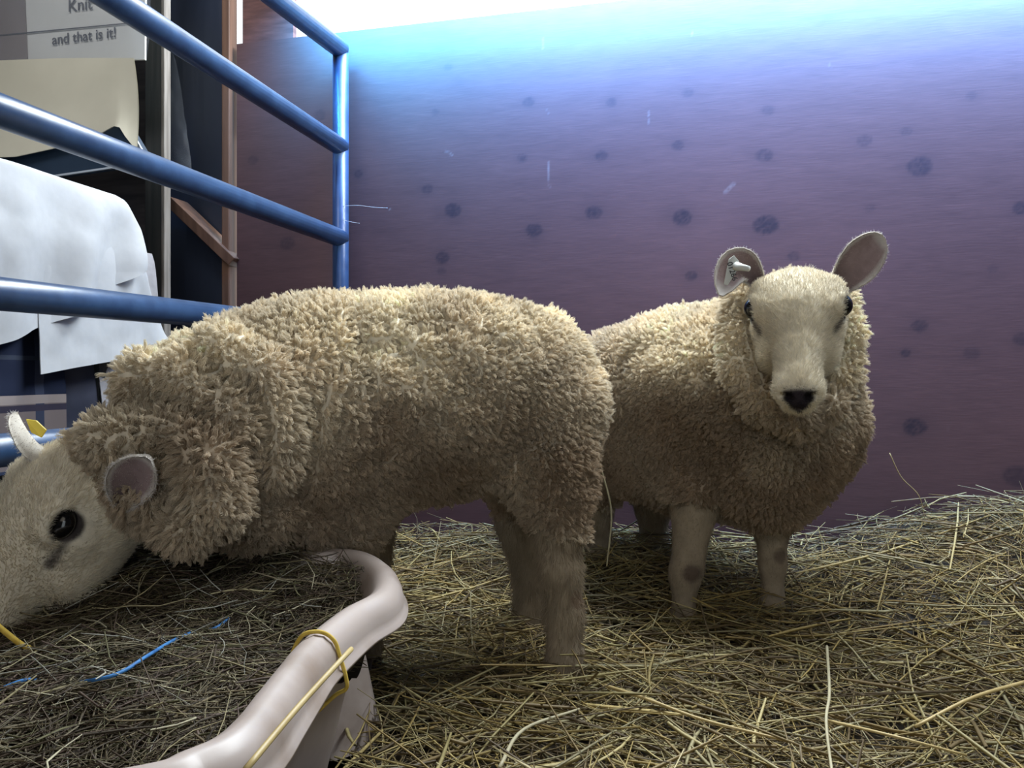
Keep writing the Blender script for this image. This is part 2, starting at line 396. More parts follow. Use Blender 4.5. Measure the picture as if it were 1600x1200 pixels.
# ================================================================== DISPLAY CORNER BEHIND THE GATE
paper = noise_mat('paper', (0.55, 0.54, 0.50), (0.68, 0.67, 0.62), 3, .6, (1, 1, 1), .1)
card = noise_mat('cream card', (0.50, 0.47, 0.37), (0.64, 0.60, 0.48), 3, .7, (1, 1, 1), .15)
ink = mat('ink', (0.05, 0.05, 0.055), .6)
brownpic = noise_mat('printed picture', (0.16, 0.13, 0.115), (0.24, 0.2, 0.18), 4, .5)
SY = 1.66
sign = empty('paper_sign', tuple(WY(110, 40, SY)), label='white instruction sign reading Knit and that is it, behind the gate', cat='sign')
so = WY(110, 40, SY)
def S(px, py, off=0.0): return WY(px, py, SY + off) - so
MB().slab([S(-130, 105), S(226, 93), S(228, -140), S(-130, -140)], (0, .006, 0)).obj('board', paper, sign)
MB().slab([S(-130, 104, -.001), S(44, 92, -.001), S(34, -140, -.001), S(-130, -140, -.001)], (0, -.0012, 0)).obj('printed_picture', brownpic, sign)['label'] = 'brown printed picture at the left of the sign'
MB().slab([S(-130, 68.5, -.003), S(208, 36.5, -.003), S(208, 34.8, -.003), S(-130, 66.5, -.003)], (0, -.0008, 0)).obj('printed_line', ink, sign)
def text(body, px, py, hpx, name, parent, base, Y, rot, m, ctr=True):
    c = bpy.data.curves.new(name, 'FONT'); c.body = body; c.size = hpx / FP * 2.7; c.extrude = .0004; c.offset = .0003
    c.align_x = 'CENTER'; c.align_y = 'CENTER'
    c.materials.append(m)
    o = bpy.data.objects.new(name, c); link(o, parent)
    o.location = tuple(WY(px, py, Y) - base); o.rotation_euler = rot
    return text_mesh(o, name, parent)
text('Knit', 125, 8, 19.5, 'lettering', sign, so, SY - .004, (math.pi / 2, .0, 0), ink)
text('and that is it!', 131, 57, 16.5, 'lettering', sign, so, SY - .004, (math.pi / 2, 0, 0), ink)
film_sheet('plastic_cover', [WY(-60, 98, SY - .02), WY(232, 92, SY - .02), WY(238, -60, SY - .02), WY(-60, -60, SY - .02)], .005, 'clear creased plastic sheet covering the paper sign')

# cream card leaning in front, its bottom edge cut and curled
CY = 1.60
cc = WY(110, 170, CY)
top = [(-120, 96), (207, 90)]; 
nn = 40; V = []
botx = [-120, 0, 40, 100, 150, 198, 212, 228]; boty = [262, 252, 250, 236, 224, 200, 222, 240]
for i in range(nn):
    u = i / (nn - 1); pxt = -120 + u * 327; pxb = -120 + u * 348
    yb = np.interp(pxb, botx, boty)
    for j in range(16):
        v = j / 15
        p = WY(pxt + (pxb - pxt) * v, 96 - 6 * u + (yb - 96 + 6 * u) * v, CY) - cc
        p[1] += -.03 * v * v + .004 * math.sin(u * 7 + v * 3)
        V.append(p)
V = np.array(V); V = np.concatenate([V, V + [0, .003, 0]]); F = grid_faces(nn, 16); F = np.concatenate([F, F[:, ::-1] + nn * 16])
o = mesh_obj('card_sheet', V, F, card, smooth=True); o.location = tuple(cc)
tag(o, 'large cream card sheet hanging below the paper sign', 'card')
# dark box lid below it with light edges
navy = noise_mat('navy board', (0.018, 0.035, 0.06), (0.03, 0.05, 0.085), 5, .5)
pale = mat('pale board edge', (0.5, 0.55, 0.62), .6)
bb = WY(110, 240, 1.59)
box = empty('display_board', tuple(bb), label='dark navy display board with thin pale edges under the cream card', cat='board')
def D(px, py, Y=1.59): return WY(px, py, Y) - bb
MB().slab([D(-120, 300), D(75, 277), D(232, 254), D(224, 236), D(200, 196), D(-120, 200)], (0, .02, 0)).obj('board', navy, box)
MB().slab([D(198, 202, 1.585), D(204, 203, 1.585), D(224, 238, 1.585), D(218, 238, 1.585)], (0, .006, 0)).obj('edge', pale, box)
MB().slab([D(72, 278, 1.585), D(200, 259, 1.585), D(200, 256.5, 1.585), D(72, 275, 1.585)], (0, .006, 0)).obj('edge', pale, box)

# table with cloths
TX = -1.2
tb = empty('display_table', (TX - .35, 0.9, -.02), label='table hidden under the white cloth behind the gate', cat='table')
MB().box((-.35, -.45, .86), (.34, .56, .895)).obj('tabletop', wood_dark, tb, bevel=.004)
for (x, y) in ((-.32, -.42), (-.32, .5), (.28, -.42), (.28, .5)):
    MB().box((x, y, 0), (x + .04, y + .04, .86)).obj('leg', wood_dark, tb)
cloth = noise_mat('white cotton', (0.55, 0.565, 0.60), (0.58, 0.595, 0.63), 60, .9, (1, 1, 1), .25, .1, bdist=.001)
def drape(name, ys, zt, zb, X, amp, m, parent=None, loc=(0, 0, 0), top=True, nz=36, ny=110, seed=0, freq=26, flare=.05, grow=0, tint=None, over=None):
    V = []
    yy = np.linspace(ys[0], ys[1], ny)
    for y in yy:
        bot = np.interp(y, zb[0], zb[1]); tp = np.interp(y, zt[0], zt[1]) if not np.isscalar(zt) else zt
        if top:
            for a in np.linspace(-.5, 0, 8)[:-1]: V.append((X + a, y, tp + .004))
        for j in range(nz):
            v = j / (nz - 1); z = tp + (bot - tp) * v
            x = X + .012 * (1 - math.exp(-v * 12)) + flare * v * (tp - bot) \
                + amp * v ** .7 * math.sin(freq * (y + grow * v * (y - ys[0])) + seed + 2.0 * v) * (.6 + .4 * math.sin(9 * y + seed * 2))
            V.append((x, y, z))
    V = np.array(V); ncol = nz + (7 if top else 0)
    cr_ = vnoise(V, 22, seed + 3) * .0022 + np.abs(vnoise(V + [0, 0, .3], 13, seed + 8)) * .007
    V[:, 0] += cr_ * np.clip((np.interp(V[:, 1], [ys[0], ys[1]], [1, 1])), 0, 1)
    F = grid_faces(ny, ncol)
    n = len(V); V = np.concatenate([V, V + [-.0018, 0, 0]]); F = np.concatenate([F, F[:, ::-1] + n])
    V = V - np.array(loc)
    o = mesh_obj(name, V, F, m, parent, smooth=True); 
    if parent is None: o.location = loc
    return o
tc_root = empty('tablecloth', (TX, 1.1, .9), label='white cotton cloth draped over the table edge behind the gate', cat='tablecloth')
loc = (TX, 1.1, .9)
drape('cloth', (.55, 1.468), ([.55, 1.2, 1.41, 1.44, 1.468], [.895, .895, .892, .885, .845]), ([.55, 1.0, 1.135, 1.27, 1.272, 1.36, 1.468], [.50, .54, .58, .632, .632, .685, .742]), TX, .020, cloth, tc_root, loc, seed=1, freq=38)
drape('under_layer', (1.20, 1.56), ([1.2, 1.42, 1.455, 1.49, 1.52, 1.56], [.88, .885, .875, .81, .73, .62]), ([1.2, 1.4, 1.56], [.52, .55, .60]), TX - .012, .010, cloth, tc_root, loc, top=False, seed=3, freq=34)
# plaid blanket
plaid = mat('navy and cream plaid wool', (0.03, 0.04, 0.08), .95, 0, .05)
tcx = N(plaid, 'ShaderNodeTexCoord'); sx = N(plaid, 'ShaderNodeSeparateXYZ'); L(plaid, tcx.outputs['Object'], sx.inputs[0])
def band(m, sock, c, w):
    a = N(m, 'ShaderNodeMath', operation='SUBTRACT'); a.inputs[1].default_value = c; L(m, sock, a.inputs[0])
    b = N(m, 'ShaderNodeMath', operation='ABSOLUTE'); L(m, a.outputs[0], b.inputs[0])
    d = N(m, 'ShaderNodeMath', operation='LESS_THAN'); d.inputs[1].default_value = w; L(m, b.outputs[0], d.inputs[0]); return d.outputs[0]
def mixc(m, fac, a, col):
    x = N(m, 'ShaderNodeMix', data_type='RGBA'); L(m, fac, x.inputs['Factor']); 
    if isinstance(a, tuple): x.inputs['A'].default_value = (*a, 1)
    else: L(m, a, x.inputs['A'])
    x.inputs['B'].default_value = (*col, 1); return x.outputs['Result']
cur = (0.022, 0.028, 0.055)
for s_, c, w_, col in [('Z', .395, .075, (.20, .165, .165)), ('Y', 1.10, .025, (.035, .045, .08)), ('Y', 1.235, .012, (.05, .06, .10)), ('Z', .458, .006, (.05, .045, .07)),
                       ('Z', .474, .008, (.34, .29, .28)), ('Z', .34, .01, (.04, .05, .09)), ('Z', .55, .004, (.05, .06, .09))]:
    cur = mixc(plaid, band(plaid, sx.outputs[s_], c, w_), cur, col)
L(plaid, cur, bsdf(plaid).inputs['Base Color'])
o = drape('plaid_blanket', (.7, 1.30), .84, ([.7, 1.3], [.33, .35]), TX - .045, .012, plaid, top=False, seed=5, freq=18)
tag(o, 'dark navy and cream plaid blanket hanging below the white cloth', 'blanket')
greyb = noise_mat('slate blue fabric', (0.05, 0.055, 0.085), (0.075, 0.08, 0.115), 12, .95, (1, 1, 1), .2, .1)
o = drape('slate_blanket', (1.20, 1.50), .84, ([1.2, 1.5], [.12, .12]), TX - .075, .012, greyb, top=False, seed=7, freq=22)
tag(o, 'plain slate-blue cloth hanging between the plaid blanket and the pale drape', 'cloth')
paleb = noise_mat('pale linen', (0.34, 0.33, 0.35), (0.44, 0.43, 0.46), 30, .9, (1, 1, 1), .2, .1)
o = drape('linen_drape', (1.40, 1.60), .80, ([1.4, 1.6], [.15, .15]), TX - .06, .022, paleb, top=False, seed=2, freq=30)
tag(o, 'pale crumpled linen drape hanging at the table end beside the sheep', 'cloth')

# ================================================================== SHEEP
def sdf_cone(X, Y, Z, a, b, ra, rb):
    ab = b - a; L2 = float(ab @ ab) + 1e-12
    t = np.clip(((X - a[0]) * ab[0] + (Y - a[1]) * ab[1] + (Z - a[2]) * ab[2]) / L2, 0, 1)
    return np.sqrt((X - a[0] - t * ab[0]) ** 2 + (Y - a[1] - t * ab[1]) ** 2 + (Z - a[2] - t * ab[2]) ** 2) - (ra + (rb - ra) * t)
def sdf_ell(X, Y, Z, c, R, M):
    x, y, z = X - c[0], Y - c[1], Z - c[2]
    u = (x * M[0][0] + y * M[0][1] + z * M[0][2]) / R[0]; v = (x * M[1][0] + y * M[1][1] + z * M[1][2]) / R[1]; w_ = (x * M[2][0] + y * M[2][1] + z * M[2][2]) / R[2]
    k0 = np.sqrt(u * u + v * v + w_ * w_)
    return (k0 - 1) * min(R) * (0.55 + .45 * 1) if False else (k0 - 1) * (R[0] * R[1] * R[2]) ** (1 / 3.)
def prim_eval(p, X, Y, Z):
    if p['t'] == 'c': return sdf_cone(X, Y, Z, p['a'], p['b'], p['ra'], p['rb'])
    return sdf_ell(X, Y, Z, p['c'], p['R'], p['M'])
def prim_box(p, m):
    if p['t'] == 'c':
        r = max(p['ra'], p['rb']) + m
        return np.minimum(p['a'], p['b']) - r, np.maximum(p['a'], p['b']) + r
    r = max(p['R']) + m; return p['c'] - r, p['c'] + r
def smin(a, b, k):
    h = np.maximum(k - np.abs(a - b), 0) / k
    return np.minimum(a, b) - h * h * k * .25
def surface(prims, ax):
    xs, ys, zs = ax
    D = np.full((len(xs), len(ys), len(zs)), .5, np.float32)
    for p in prims:
        k = p.get('k', .03); lo, hi = prim_box(p, k + .02)
        sl = [slice(max(np.searchsorted(a, l) - 1, 0), np.searchsorted(a, h) + 1) for a, l, h in zip(ax, lo, hi)]
        X, Y, Z = xs[sl[0]][:, None, None], ys[sl[1]][None, :, None], zs[sl[2]][None, None, :]
        d = prim_eval(p, X, Y, Z).astype(np.float32); sub = D[sl[0], sl[1], sl[2]]
        if p.get('sub'): D[sl[0], sl[1], sl[2]] = -smin(-sub, d, k)
        else: D[sl[0], sl[1], sl[2]] = smin(sub, d, k)
    S = D < 0
    nx, ny, nz = D.shape
    c = np.zeros((nx - 1, ny - 1, nz - 1), np.int8)
    for i in (0, 1):
        for j in (0, 1):
            for k_ in (0, 1): c += S[i:nx - 1 + i, j:ny - 1 + j, k_:nz - 1 + k_]
    act = np.argwhere((c > 0) & (c < 8))
    idx = np.full(c.shape, -1, np.int64); idx[tuple(act.T)] = np.arange(len(act))
    acc = np.zeros((len(act), 3)); cnt = np.zeros(len(act))
    co = [(i, j, k_) for i in (0, 1) for j in (0, 1) for k_ in (0, 1)]
    def val(o_): return D[act[:, 0] + o_[0], act[:, 1] + o_[1], act[:, 2] + o_[2]]
    def pos(o_): return np.stack([xs[act[:, 0] + o_[0]], ys[act[:, 1] + o_[1]], zs[act[:, 2] + o_[2]]], 1)
    vals = {o_: val(o_) for o_ in co}; poss = {o_: pos(o_) for o_ in co}
    for o_ in co:
        for d_ in range(3):
            if o_[d_] == 0:
                q = list(o_); q[d_] = 1; q = tuple(q)
                va, vb = vals[o_], vals[q]; m = (va < 0) != (vb < 0)
                t = np.where(m, va / np.where(m, va - vb, 1), 0)[:, None]
                acc += np.where(m[:, None], poss[o_] + t * (poss[q] - poss[o_]), 0); cnt += m
    V = acc / cnt[:, None]
    Fs = []
    for d_ in range(3):
        a = [slice(None)] * 3; b = [slice(None)] * 3; a[d_] = slice(0, -1); b[d_] = slice(1, None)
        A, B = S[tuple(a)], S[tuple(b)]
        e = np.argwhere(A != B); flip = A[tuple(e.T)]
        u, v = [(1, 2), (2, 0), (0, 1)][d_]
        ok = (e[:, u] > 0) & (e[:, v] > 0) & (e[:, u] < D.shape[u] - 1) & (e[:, v] < D.shape[v] - 1); e = e[ok]; flip = flip[ok]
        def cell(du, dv):
            q = e.copy(); q[:, u] -= du; q[:, v] -= dv; return idx[tuple(q.T)]
        f = np.stack([cell(1, 1), cell(0, 1), cell(0, 0), cell(1, 0)], 1)
        f[~flip] = f[~flip][:, ::-1]
        Fs.append(f)
    return V, np.concatenate(Fs)
def lap(V, F, it, lam=.5):
    E = np.concatenate([F[:, [0, 1]], F[:, [1, 2]], F[:, [2, 3]], F[:, [3, 0]]])
    deg = np.bincount(E.ravel(), minlength=len(V)).astype(float)
    for _ in range(it):
        A = np.zeros_like(V)
        for d_ in range(3):
            A[:, d_] = np.bincount(E[:, 0], V[E[:, 1], d_], len(V)) + np.bincount(E[:, 1], V[E[:, 0], d_], len(V))
        V = V + lam * (A / deg[:, None] - V)
    return V
def vnormals(V, F):
    n = np.cross(V[F[:, 2]] - V[F[:, 0]], V[F[:, 3]] - V[F[:, 1]])
    out = np.zeros_like(V)
    for c_ in range(4):
        for d_ in range(3): out[:, d_] += np.bincount(F[:, c_], n[:, d_], len(V))
    return out / (np.linalg.norm(out, axis=1, keepdims=True) + 1e-12)
def sample(V, F, Nn, wt, n):
    T = np.concatenate([F[:, [0, 1, 2]], F[:, [0, 2, 3]]])
    ar = np.linalg.norm(np.cross(V[T[:, 1]] - V[T[:, 0]], V[T[:, 2]] - V[T[:, 0]]), axis=1)
    ar = ar * wt[T].mean(1)
    cs = np.cumsum(ar); t = np.searchsorted(cs, rng.random(n) * cs[-1]); t = np.minimum(t, len(T) - 1)
    r1, r2 = np.sqrt(rng.random(n)), rng.random(n)
    w_ = np.stack([1 - r1, r1 * (1 - r2), r1 * r2], 1)[:, :, None]
    P = (V[T[t]] * w_).sum(1); M = (Nn[T[t]] * w_).sum(1); M /= np.linalg.norm(M, axis=1, keepdims=True) + 1e-9
    return P, M, T[t][:, 0]
def hair_obj(name, P, R, tint, m, parent):
    n, k, _ = P.shape
    c = bpy.data.hair_curves.new(name); c.add_curves([k] * n)
    c.attributes['position'].data.foreach_set('vector', P.astype(np.float32).ravel())
    a = c.attributes.get('radius') or c.attributes.new('radius', 'FLOAT', 'POINT'); a.data.foreach_set('value', R.astype(np.float32).ravel())
    a = c.attributes.new('tint', 'FLOAT_COLOR', 'CURVE'); q = np.ones((n, 4), np.float32); q[:, :3] = tint; a.data.foreach_set('color', q.ravel())
    c.materials.append(m)
    return link(bpy.data.objects.new(name, c), parent)

skin_m = attr_mat('short face coat', .85, .1, nscale=90, nstr=.12)
fleece_m = attr_mat('fleece wool', .95, .02, nscale=14, nstr=.12, transl=.35)
coat_m = attr_mat('short coat hair', .9, .05, nscale=30, nstr=.1, transl=.25)
hoof_m = noise_mat('hoof horn', (0.03, 0.025, 0.02), (0.06, 0.05, 0.04), 30, .6)
eye_m = mat('eye', (0.005, 0.0045, 0.005), .13, 0, .5)
tagw_m = mat('white ear tag plastic', (0.62, 0.63, 0.6), .45)
tagy_m = mat('yellow ear tag plastic', (0.62, 0.47, 0.04), .45)

def ear_mesh(base, mid, tip, face, Wd, a0=1.9, a1=.75, th=.0045, nu=18, nv=15):
    base, mid, tip, face = (np.array(x, float) for x in (base, mid, tip, face))
    Vi, Vo, ci, co_ = [], [], [], []
    for i in range(nu):
        u = i / (nu - 1)
        c = (1 - u) ** 2 * base + 2 * u * (1 - u) * mid + u * u * tip
        t = 2 * (1 - u) * (mid - base) + 2 * u * (tip - mid); t /= np.linalg.norm(t)
        f = face - (face @ t) * t; f /= np.linalg.norm(f); sd = np.cross(t, f)
        w_ = Wd * (0.42 + .58 * math.sin(min(1, u / .55) * math.pi / 2)) * math.sqrt(max(0.02, 1 - max(0, (u - .5) / .5) ** 2.3)) if u > 0 else Wd * .42
        A = a0 + (a1 - a0) * min(1, u * 1.5); r = w_ / A
        for j in range(nv):
            v = -1 + 2 * j / (nv - 1); an = v * A
            p = c + sd * r * math.sin(an) + f * r * (1 - math.cos(an))
            nrm = -sd * math.sin(an) + f * math.cos(an)
            tt = th * (1 - .55 * abs(v) ** 4)
            Vi.append(p + nrm * tt * .5); Vo.append(p - nrm * tt * .5)
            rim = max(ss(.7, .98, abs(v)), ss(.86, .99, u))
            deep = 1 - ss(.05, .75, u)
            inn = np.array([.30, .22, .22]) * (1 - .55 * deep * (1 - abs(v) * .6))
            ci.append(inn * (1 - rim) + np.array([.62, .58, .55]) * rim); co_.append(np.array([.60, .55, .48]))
    V = np.array(Vi + Vo); C = np.array(ci + co_); F = grid_faces(nu, nv); n = nu * nv
    F = [tuple(f) for f in F] + [tuple(f[::-1] + n) for f in F]
    bd = [(i * nv, (i + 1) * nv) for i in range(nu - 1)] + [((nu - 1) * nv + j, (nu - 1) * nv + j + 1) for j in range(nv - 1)] + \
         [((i + 1) * nv + nv - 1, i * nv + nv - 1) for i in range(nu - 1)] + [(j + 1, j) for j in range(nv - 1)]
    F += [(a, b, b + n, a + n) for a, b in bd]
    return V, np.array(F), C

def head_prims(o, n, u, s, h):
    M = np.array([n, u, s])
    def P(a, b, c): return o + h * (a * n + b * u + c * s)
    E = lambda c, R, k=.02, **kw: dict(t='e', c=P(*c), R=np.array(R) * h, M=M, k=k, skin=1, **kw)
    C = lambda a, b, ra, rb, k=.02, **kw: dict(t='c', a=P(*a), b=P(*b), ra=ra * h, rb=rb * h, k=k, skin=1, **kw)
    pr = [E((.060, -.052, 0), (.047, .041, .066)), E((.085, -.05, 0), (.065, .045, .062)),
          C((.10, -.045, 0), (.205, -.054, 0), .042, .027), C((.055, -.085, .022), (.132, -.082, .022), .046, .036), C((.055, -.085, -.022), (.132, -.082, -.022), .046, .036),
          C((.09, -.10, 0), (.205, -.088, 0), .036, .021), E((.214, -.061, 0), (.033, .029, .0295), .015),
          C((.228, -.057, .011), (.228, -.057, -.011), .021, .021, .012),
          C((.234, -.077, .009), (.234, -.077, -.009), .013, .013, .008), C((.222, -.094, .008), (.222, -.094, -.008), .012, .012, .008)]
    for s1 in (1, -1):
        pr += [C((.062, -.03, s1 * .047), (.095, -.028, s1 * .049), .017, .015, .015),
               C((.10, -.062, s1 * .050), (.135, -.068, s1 * .036), .013, .011, .012)]
    for s1 in (1, -1):
        pr += [E((.088, -.033, s1 * .066), (.015, .012, .014), .006, sub=1), C((.070, -.030, s1 * .0590), (.088, -.0195, s1 * .0590), .0045, .005, .006), C((.088, -.0195, s1 * .0590), (.106, -.030, s1 * .0560), .005, .004, .006), C((.076, -.057, s1 * .0610), (.100, -.058, s1 * .0580), .0035, .0035, .006),
               C((.246, -.048, s1 * .011), (.240, -.050, s1 * .024), .0045, .003, .005, sub=1),
               C((.247, -.0725, 0), (.222, -.080, s1 * .031), .0022, .0025, .004, sub=1), C((.222, -.080, s1 * .031), (.185, -.078, s1 * .037), .0025, .002, .004, sub=1)]
    return pr, P

def build_sheep(name, label, base_q, wool, legs, head, ears, hoofs, low_brown, seed, nclump, axf, extra_skin=()):
    o, n, u, s, h = head
    n = n / np.linalg.norm(n); u = u - (u @ n) * n; u /= np.linalg.norm(u); s = np.cross(n, u) if s > 0 else np.cross(u, n)
    hp, HP = head_prims(o, n, u, s, h)
    wool = [dict(p, ra=p['ra'] - WOOL_IN, rb=p['rb'] - WOOL_IN) for p in wool]
    prims = [p for p in wool] + legs + hp
    allp = [p for p in prims if not p.get('sub')]
    lo = np.min([prim_box(p, .015)[0] for p in allp], 0); hi = np.max([prim_box(p, .015)[1] for p in allp], 0)
    hl = np.min([prim_box(p, .004)[0] for p in hp], 0); hh = np.max([prim_box(p, .004)[1] for p in hp], 0)
    ax = []
    for d_ in range(3):
        pts = [lo[d_]]
        while pts[-1] < hi[d_]: pts.append(pts[-1] + (.0028 if hl[d_] < pts[-1] < hh[d_] else .0065))
        ax.append(np.array(pts))
    V, F = surface(prims, ax)
    V = lap(V, F, 2, .5)
    Nn = vnormals(V, F)
    # how woolly each point is
    def mind(ps):
        d = np.full(len(V), 9.)
        for p in ps: d = np.minimum(d, prim_eval(p, V[:, 0], V[:, 1], V[:, 2]))
        return d
    dw, dh, dl = mind(wool), mind([p for p in hp if not p.get('sub')]), mind(legs)
    fn = vnoise(V, 45, seed) * .005
    woolly = ss(-.004, .004, np.minimum(dh, dl) - dw + fn - .003)
    rel = (V - o) / h; hn, hu, hs_ = rel @ n, rel @ u, rel @ s
    # displacement: staple clumps and soft folds in the fleece
    d1 = vnoise(V, 30, seed + 1); d2 = np.abs(vnoise(V, 70, seed + 2)); d3 = vnoise(V * [1, 1, .45], 9, seed + 3)
    V = V + Nn * (woolly * (.005 * d1 - .005 * d2 + .010 * d3 - .013 * (1 - ss(0, .10, np.abs(vnoise(V * [1, 1, .30], 15, seed + 4))))))[:, None]
    Nn = vnormals(V, F)
    face = np.array([.70, .63, .50]); C = np.tile(face, (len(V), 1))
    wc = np.array([.85, .77, .61])
    # fleece turns browner towards the bottom and in patches
    dd = np.clip(low_brown(V) + .35 * vnoise(V, 11, seed + 5), 0, 1)[:, None]
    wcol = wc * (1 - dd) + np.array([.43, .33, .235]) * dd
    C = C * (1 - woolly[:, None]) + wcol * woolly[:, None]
    isl = ((dl < dh) & (woolly < .5))
    lc = np.array([.31, .25, .18]) * (1 + .18 * vnoise(V, 60, seed + 7))[:, None]
    C[isl] = lc[isl]
    hd = (dh < dl) & (woolly < .6)
    def put(mask, col, a):
        a = (np.clip(a, 0, 1) * mask)[:, None]; C[:] = C * (1 - a) + np.array(col) * a
    # nose pad, nostrils and lip line
    vshape = ss(.0, .006, (hn - .2375) + .0 * hs_) * (1 - ss(.018, .027, np.abs(hs_) + (-hu - .045) * .55))
    put(hd, [.035, .028, .035], vshape * head_nose)
    for s1 in (1, -1):
        e = HP(.246, -.048, s1 * .014); put(hd, [.012, .01, .012], 1 - ss(.006, .012, np.linalg.norm(V - e, axis=1)))
        e = HP(.090, -.038, s1 * .062); rr = np.linalg.norm(V - e, axis=1)
        put(hd, [.05, .042, .04], (1 - ss(eye_p[3], eye_p[3] + .006, rr)))
        # dark tear line running forward from the eye corner
        a_, b_ = HP(.10, -.046, s1 * .056), HP(.128, -.048, s1 * .046)
        t = np.clip(((V - a_) @ (b_ - a_)) / ((b_ - a_) @ (b_ - a_)), 0, 1); rr = np.linalg.norm(V - a_ - t[:, None] * (b_ - a_), axis=1)
        put(hd, [.10, .08, .075], .85 * (1 - ss(.004, .011, rr)))
        a_, b_ = HP(.245, -.074, 0), HP(.19, -.079, s1 * .036)
        t = np.clip(((V - a_) @ (b_ - a_)) / ((b_ - a_) @ (b_ - a_)), 0, 1); rr = np.linalg.norm(V - a_ - t[:, None] * (b_ - a_), axis=1)
        put(hd, [.12, .10, .10], .8 * (1 - ss(.002, .006, rr)))
    for (c_, r_, col, a_) in extra_skin:
        put(isl, col, a_ * (1 - ss(.5, 1.0, np.linalg.norm(V - c_, axis=1) / r_)))
    bodyV, bodyF, bodyC = V, F, C
    EV, EF, EC = [], [], []
    off = len(V)
    for e in ears:
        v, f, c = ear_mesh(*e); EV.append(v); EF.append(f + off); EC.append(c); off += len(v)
    rb = toW(base_q)
    root = empty(name, tuple(rb), YAW, label=label, cat='sheep')
    b3 = np.array(base_q)
    aV = np.concatenate([V] + EV) - b3; aF = np.concatenate([F] + EF); aC = np.concatenate([C] + EC)
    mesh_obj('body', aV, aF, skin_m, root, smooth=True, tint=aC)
    # fleece: staples made of converging strands
    wt = (woolly > .55).astype(float)
    cand, cNn, ci = sample(V, F, Nn, wt, nclump * 4)
    vox = np.floor(cand / .0072).astype(np.int64); key = (vox[:, 0] * 73856093) ^ (vox[:, 1] * 19349663) ^ (vox[:, 2] * 83492791)
    _, first = np.unique(key, return_index=True)
    cP, cN, ci = cand[first], cNn[first], ci[first]; nc = len(cP)
    down = np.array([0, 0, -1.]); flow = np.stack([vnoise(cP, 5, seed + 20 + i) for i in range(3)], 1)
    side = 1 - np.abs(cN[:, 2:3])
    cd = cN * 1.0 + down * .36 * side + flow * .28 + rng.normal(size=cN.shape) * .10
    cd /= np.linalg.norm(cd, axis=1, keepdims=True)
    Lc = (.0155 + .004 * vnoise(cP, 12, seed + 30) + .0022 * rng.normal(size=nc)).clip(.009, .03)
    kd = KDTree(nc)
    for i_, c_ in enumerate(cP): kd.insert(c_, i_)
    kd.balance()
    ns = nclump * 20
    sP, sN, si = sample(V, F, Nn, wt, ns)
    own = np.fromiter((kd.find(q)[1] for q in sP), np.int64, ns)
    ta = np.cross(cN, rng.normal(size=cN.shape)); ta /= np.linalg.norm(ta, axis=1, keepdims=True); tb_ = np.cross(cN, ta)
    ts = np.array([0, .3, .55, .8, 1.0]); conv = .55 * ts ** 1.2
    ln = Lc[own] * (.85 + .2 * rng.random(ns)); dr = cd[own] + .12 * sN; dr /= np.linalg.norm(dr, axis=1, keepdims=True)
    P = sP[:, None] - sN[:, None] * .004 + (cP[own] - sP)[:, None] * conv[None, :, None] + dr[:, None] * (ln[:, None] * 1.2 * ts)[..., None]
    cu = rng.random(nc) * 6.28; amp = .0012 + .0012 * rng.random(nc)
    ph = cu[own][:, None] + ts[None] * 8.0 + rng.normal(size=(ns, 1)) * .7
    P = P + ((amp[own][:, None] * ts) * np.sin(ph))[..., None] * ta[own][:, None] + ((amp[own][:, None] * ts) * np.cos(ph))[..., None] * tb_[own][:, None]
    P += rng.normal(size=P.shape) * .0004 * ts[None, :, None] * 2
    R = np.broadcast_to(np.array([.00036, .00036, .00034, .0003, .00012]), (ns, 5))
    tint = (C[ci] * (1.05 + .07 * rng.normal(size=(nc, 1))))[own].clip(.02, .92)
    hair_obj('fleece', P - b3, R, tint, fleece_m, root)
    # short coat of face, ears and legs
    wt = ((woolly < .6)).astype(float); nf = 60000
    hP, hN, hi_ = sample(V, F, Nn, wt * (1 + 1.5 * (dh < dl)), nf)
    legm = (dl < dh)[hi_][:, None]
    fl = np.where(legm, np.array([0, 0, -1.]), -n)
    fl = fl - (fl * hN).sum(1, keepdims=True) * hN + rng.normal(size=hN.shape) * .25
    cdir = hN * .42 + fl * .9; cdir /= np.linalg.norm(cdir, axis=1, keepdims=True)
    near_eye = np.ones(nf)
    for s1 in (1, -1): near_eye *= ss(.018, .030, np.linalg.norm(hP - HP(.09, -.045, s1 * .062), axis=1))
    near_eye *= 1 - .75 * ss(.235, .242, ((hP - o) / h) @ n)
    ln = (.0065 + .0035 * rng.random(nf)) * (.25 + .75 * near_eye)
    ln *= np.where(hn[hi_] < .02, 1.7, 1)
    t3 = np.array([0, .5, 1.0]); P = hP[:, None] - hN[:, None] * .0008 + cdir[:, None] * (ln[:, None] * t3)[..., None] + np.array([0, 0, -.0012]) * (t3 ** 2)[None, :, None]
    R = np.broadcast_to(np.array([.0003, .00025, .00008]), (nf, 3))
    hair_obj('short_coat', P - b3, R, (C[hi_] * (1.05 + .1 * rng.normal(size=(nf, 1)))).clip(.01, .85), coat_m, root)
    # ear fringe
    v = np.concatenate(EV); f = np.concatenate(EF) - len(V); c = np.concatenate(EC); en = vnormals(v, f)
    eP, eN, ei = sample(v, f, en, np.ones(len(v)), 9000)
    fl = rng.normal(size=eN.shape) * .5
    cdir = eN + fl; cdir /= np.linalg.norm(cdir, axis=1, keepdims=True)
    P = eP[:, None] + cdir[:, None] * ((.003 + .003 * rng.random(9000))[:, None] * t3)[..., None]
    hair_obj('ear_hair', P - b3, np.broadcast_to(np.array([.00025, .0002, .00006]), (9000, 3)), c[ei] * 1.1, coat_m, root)
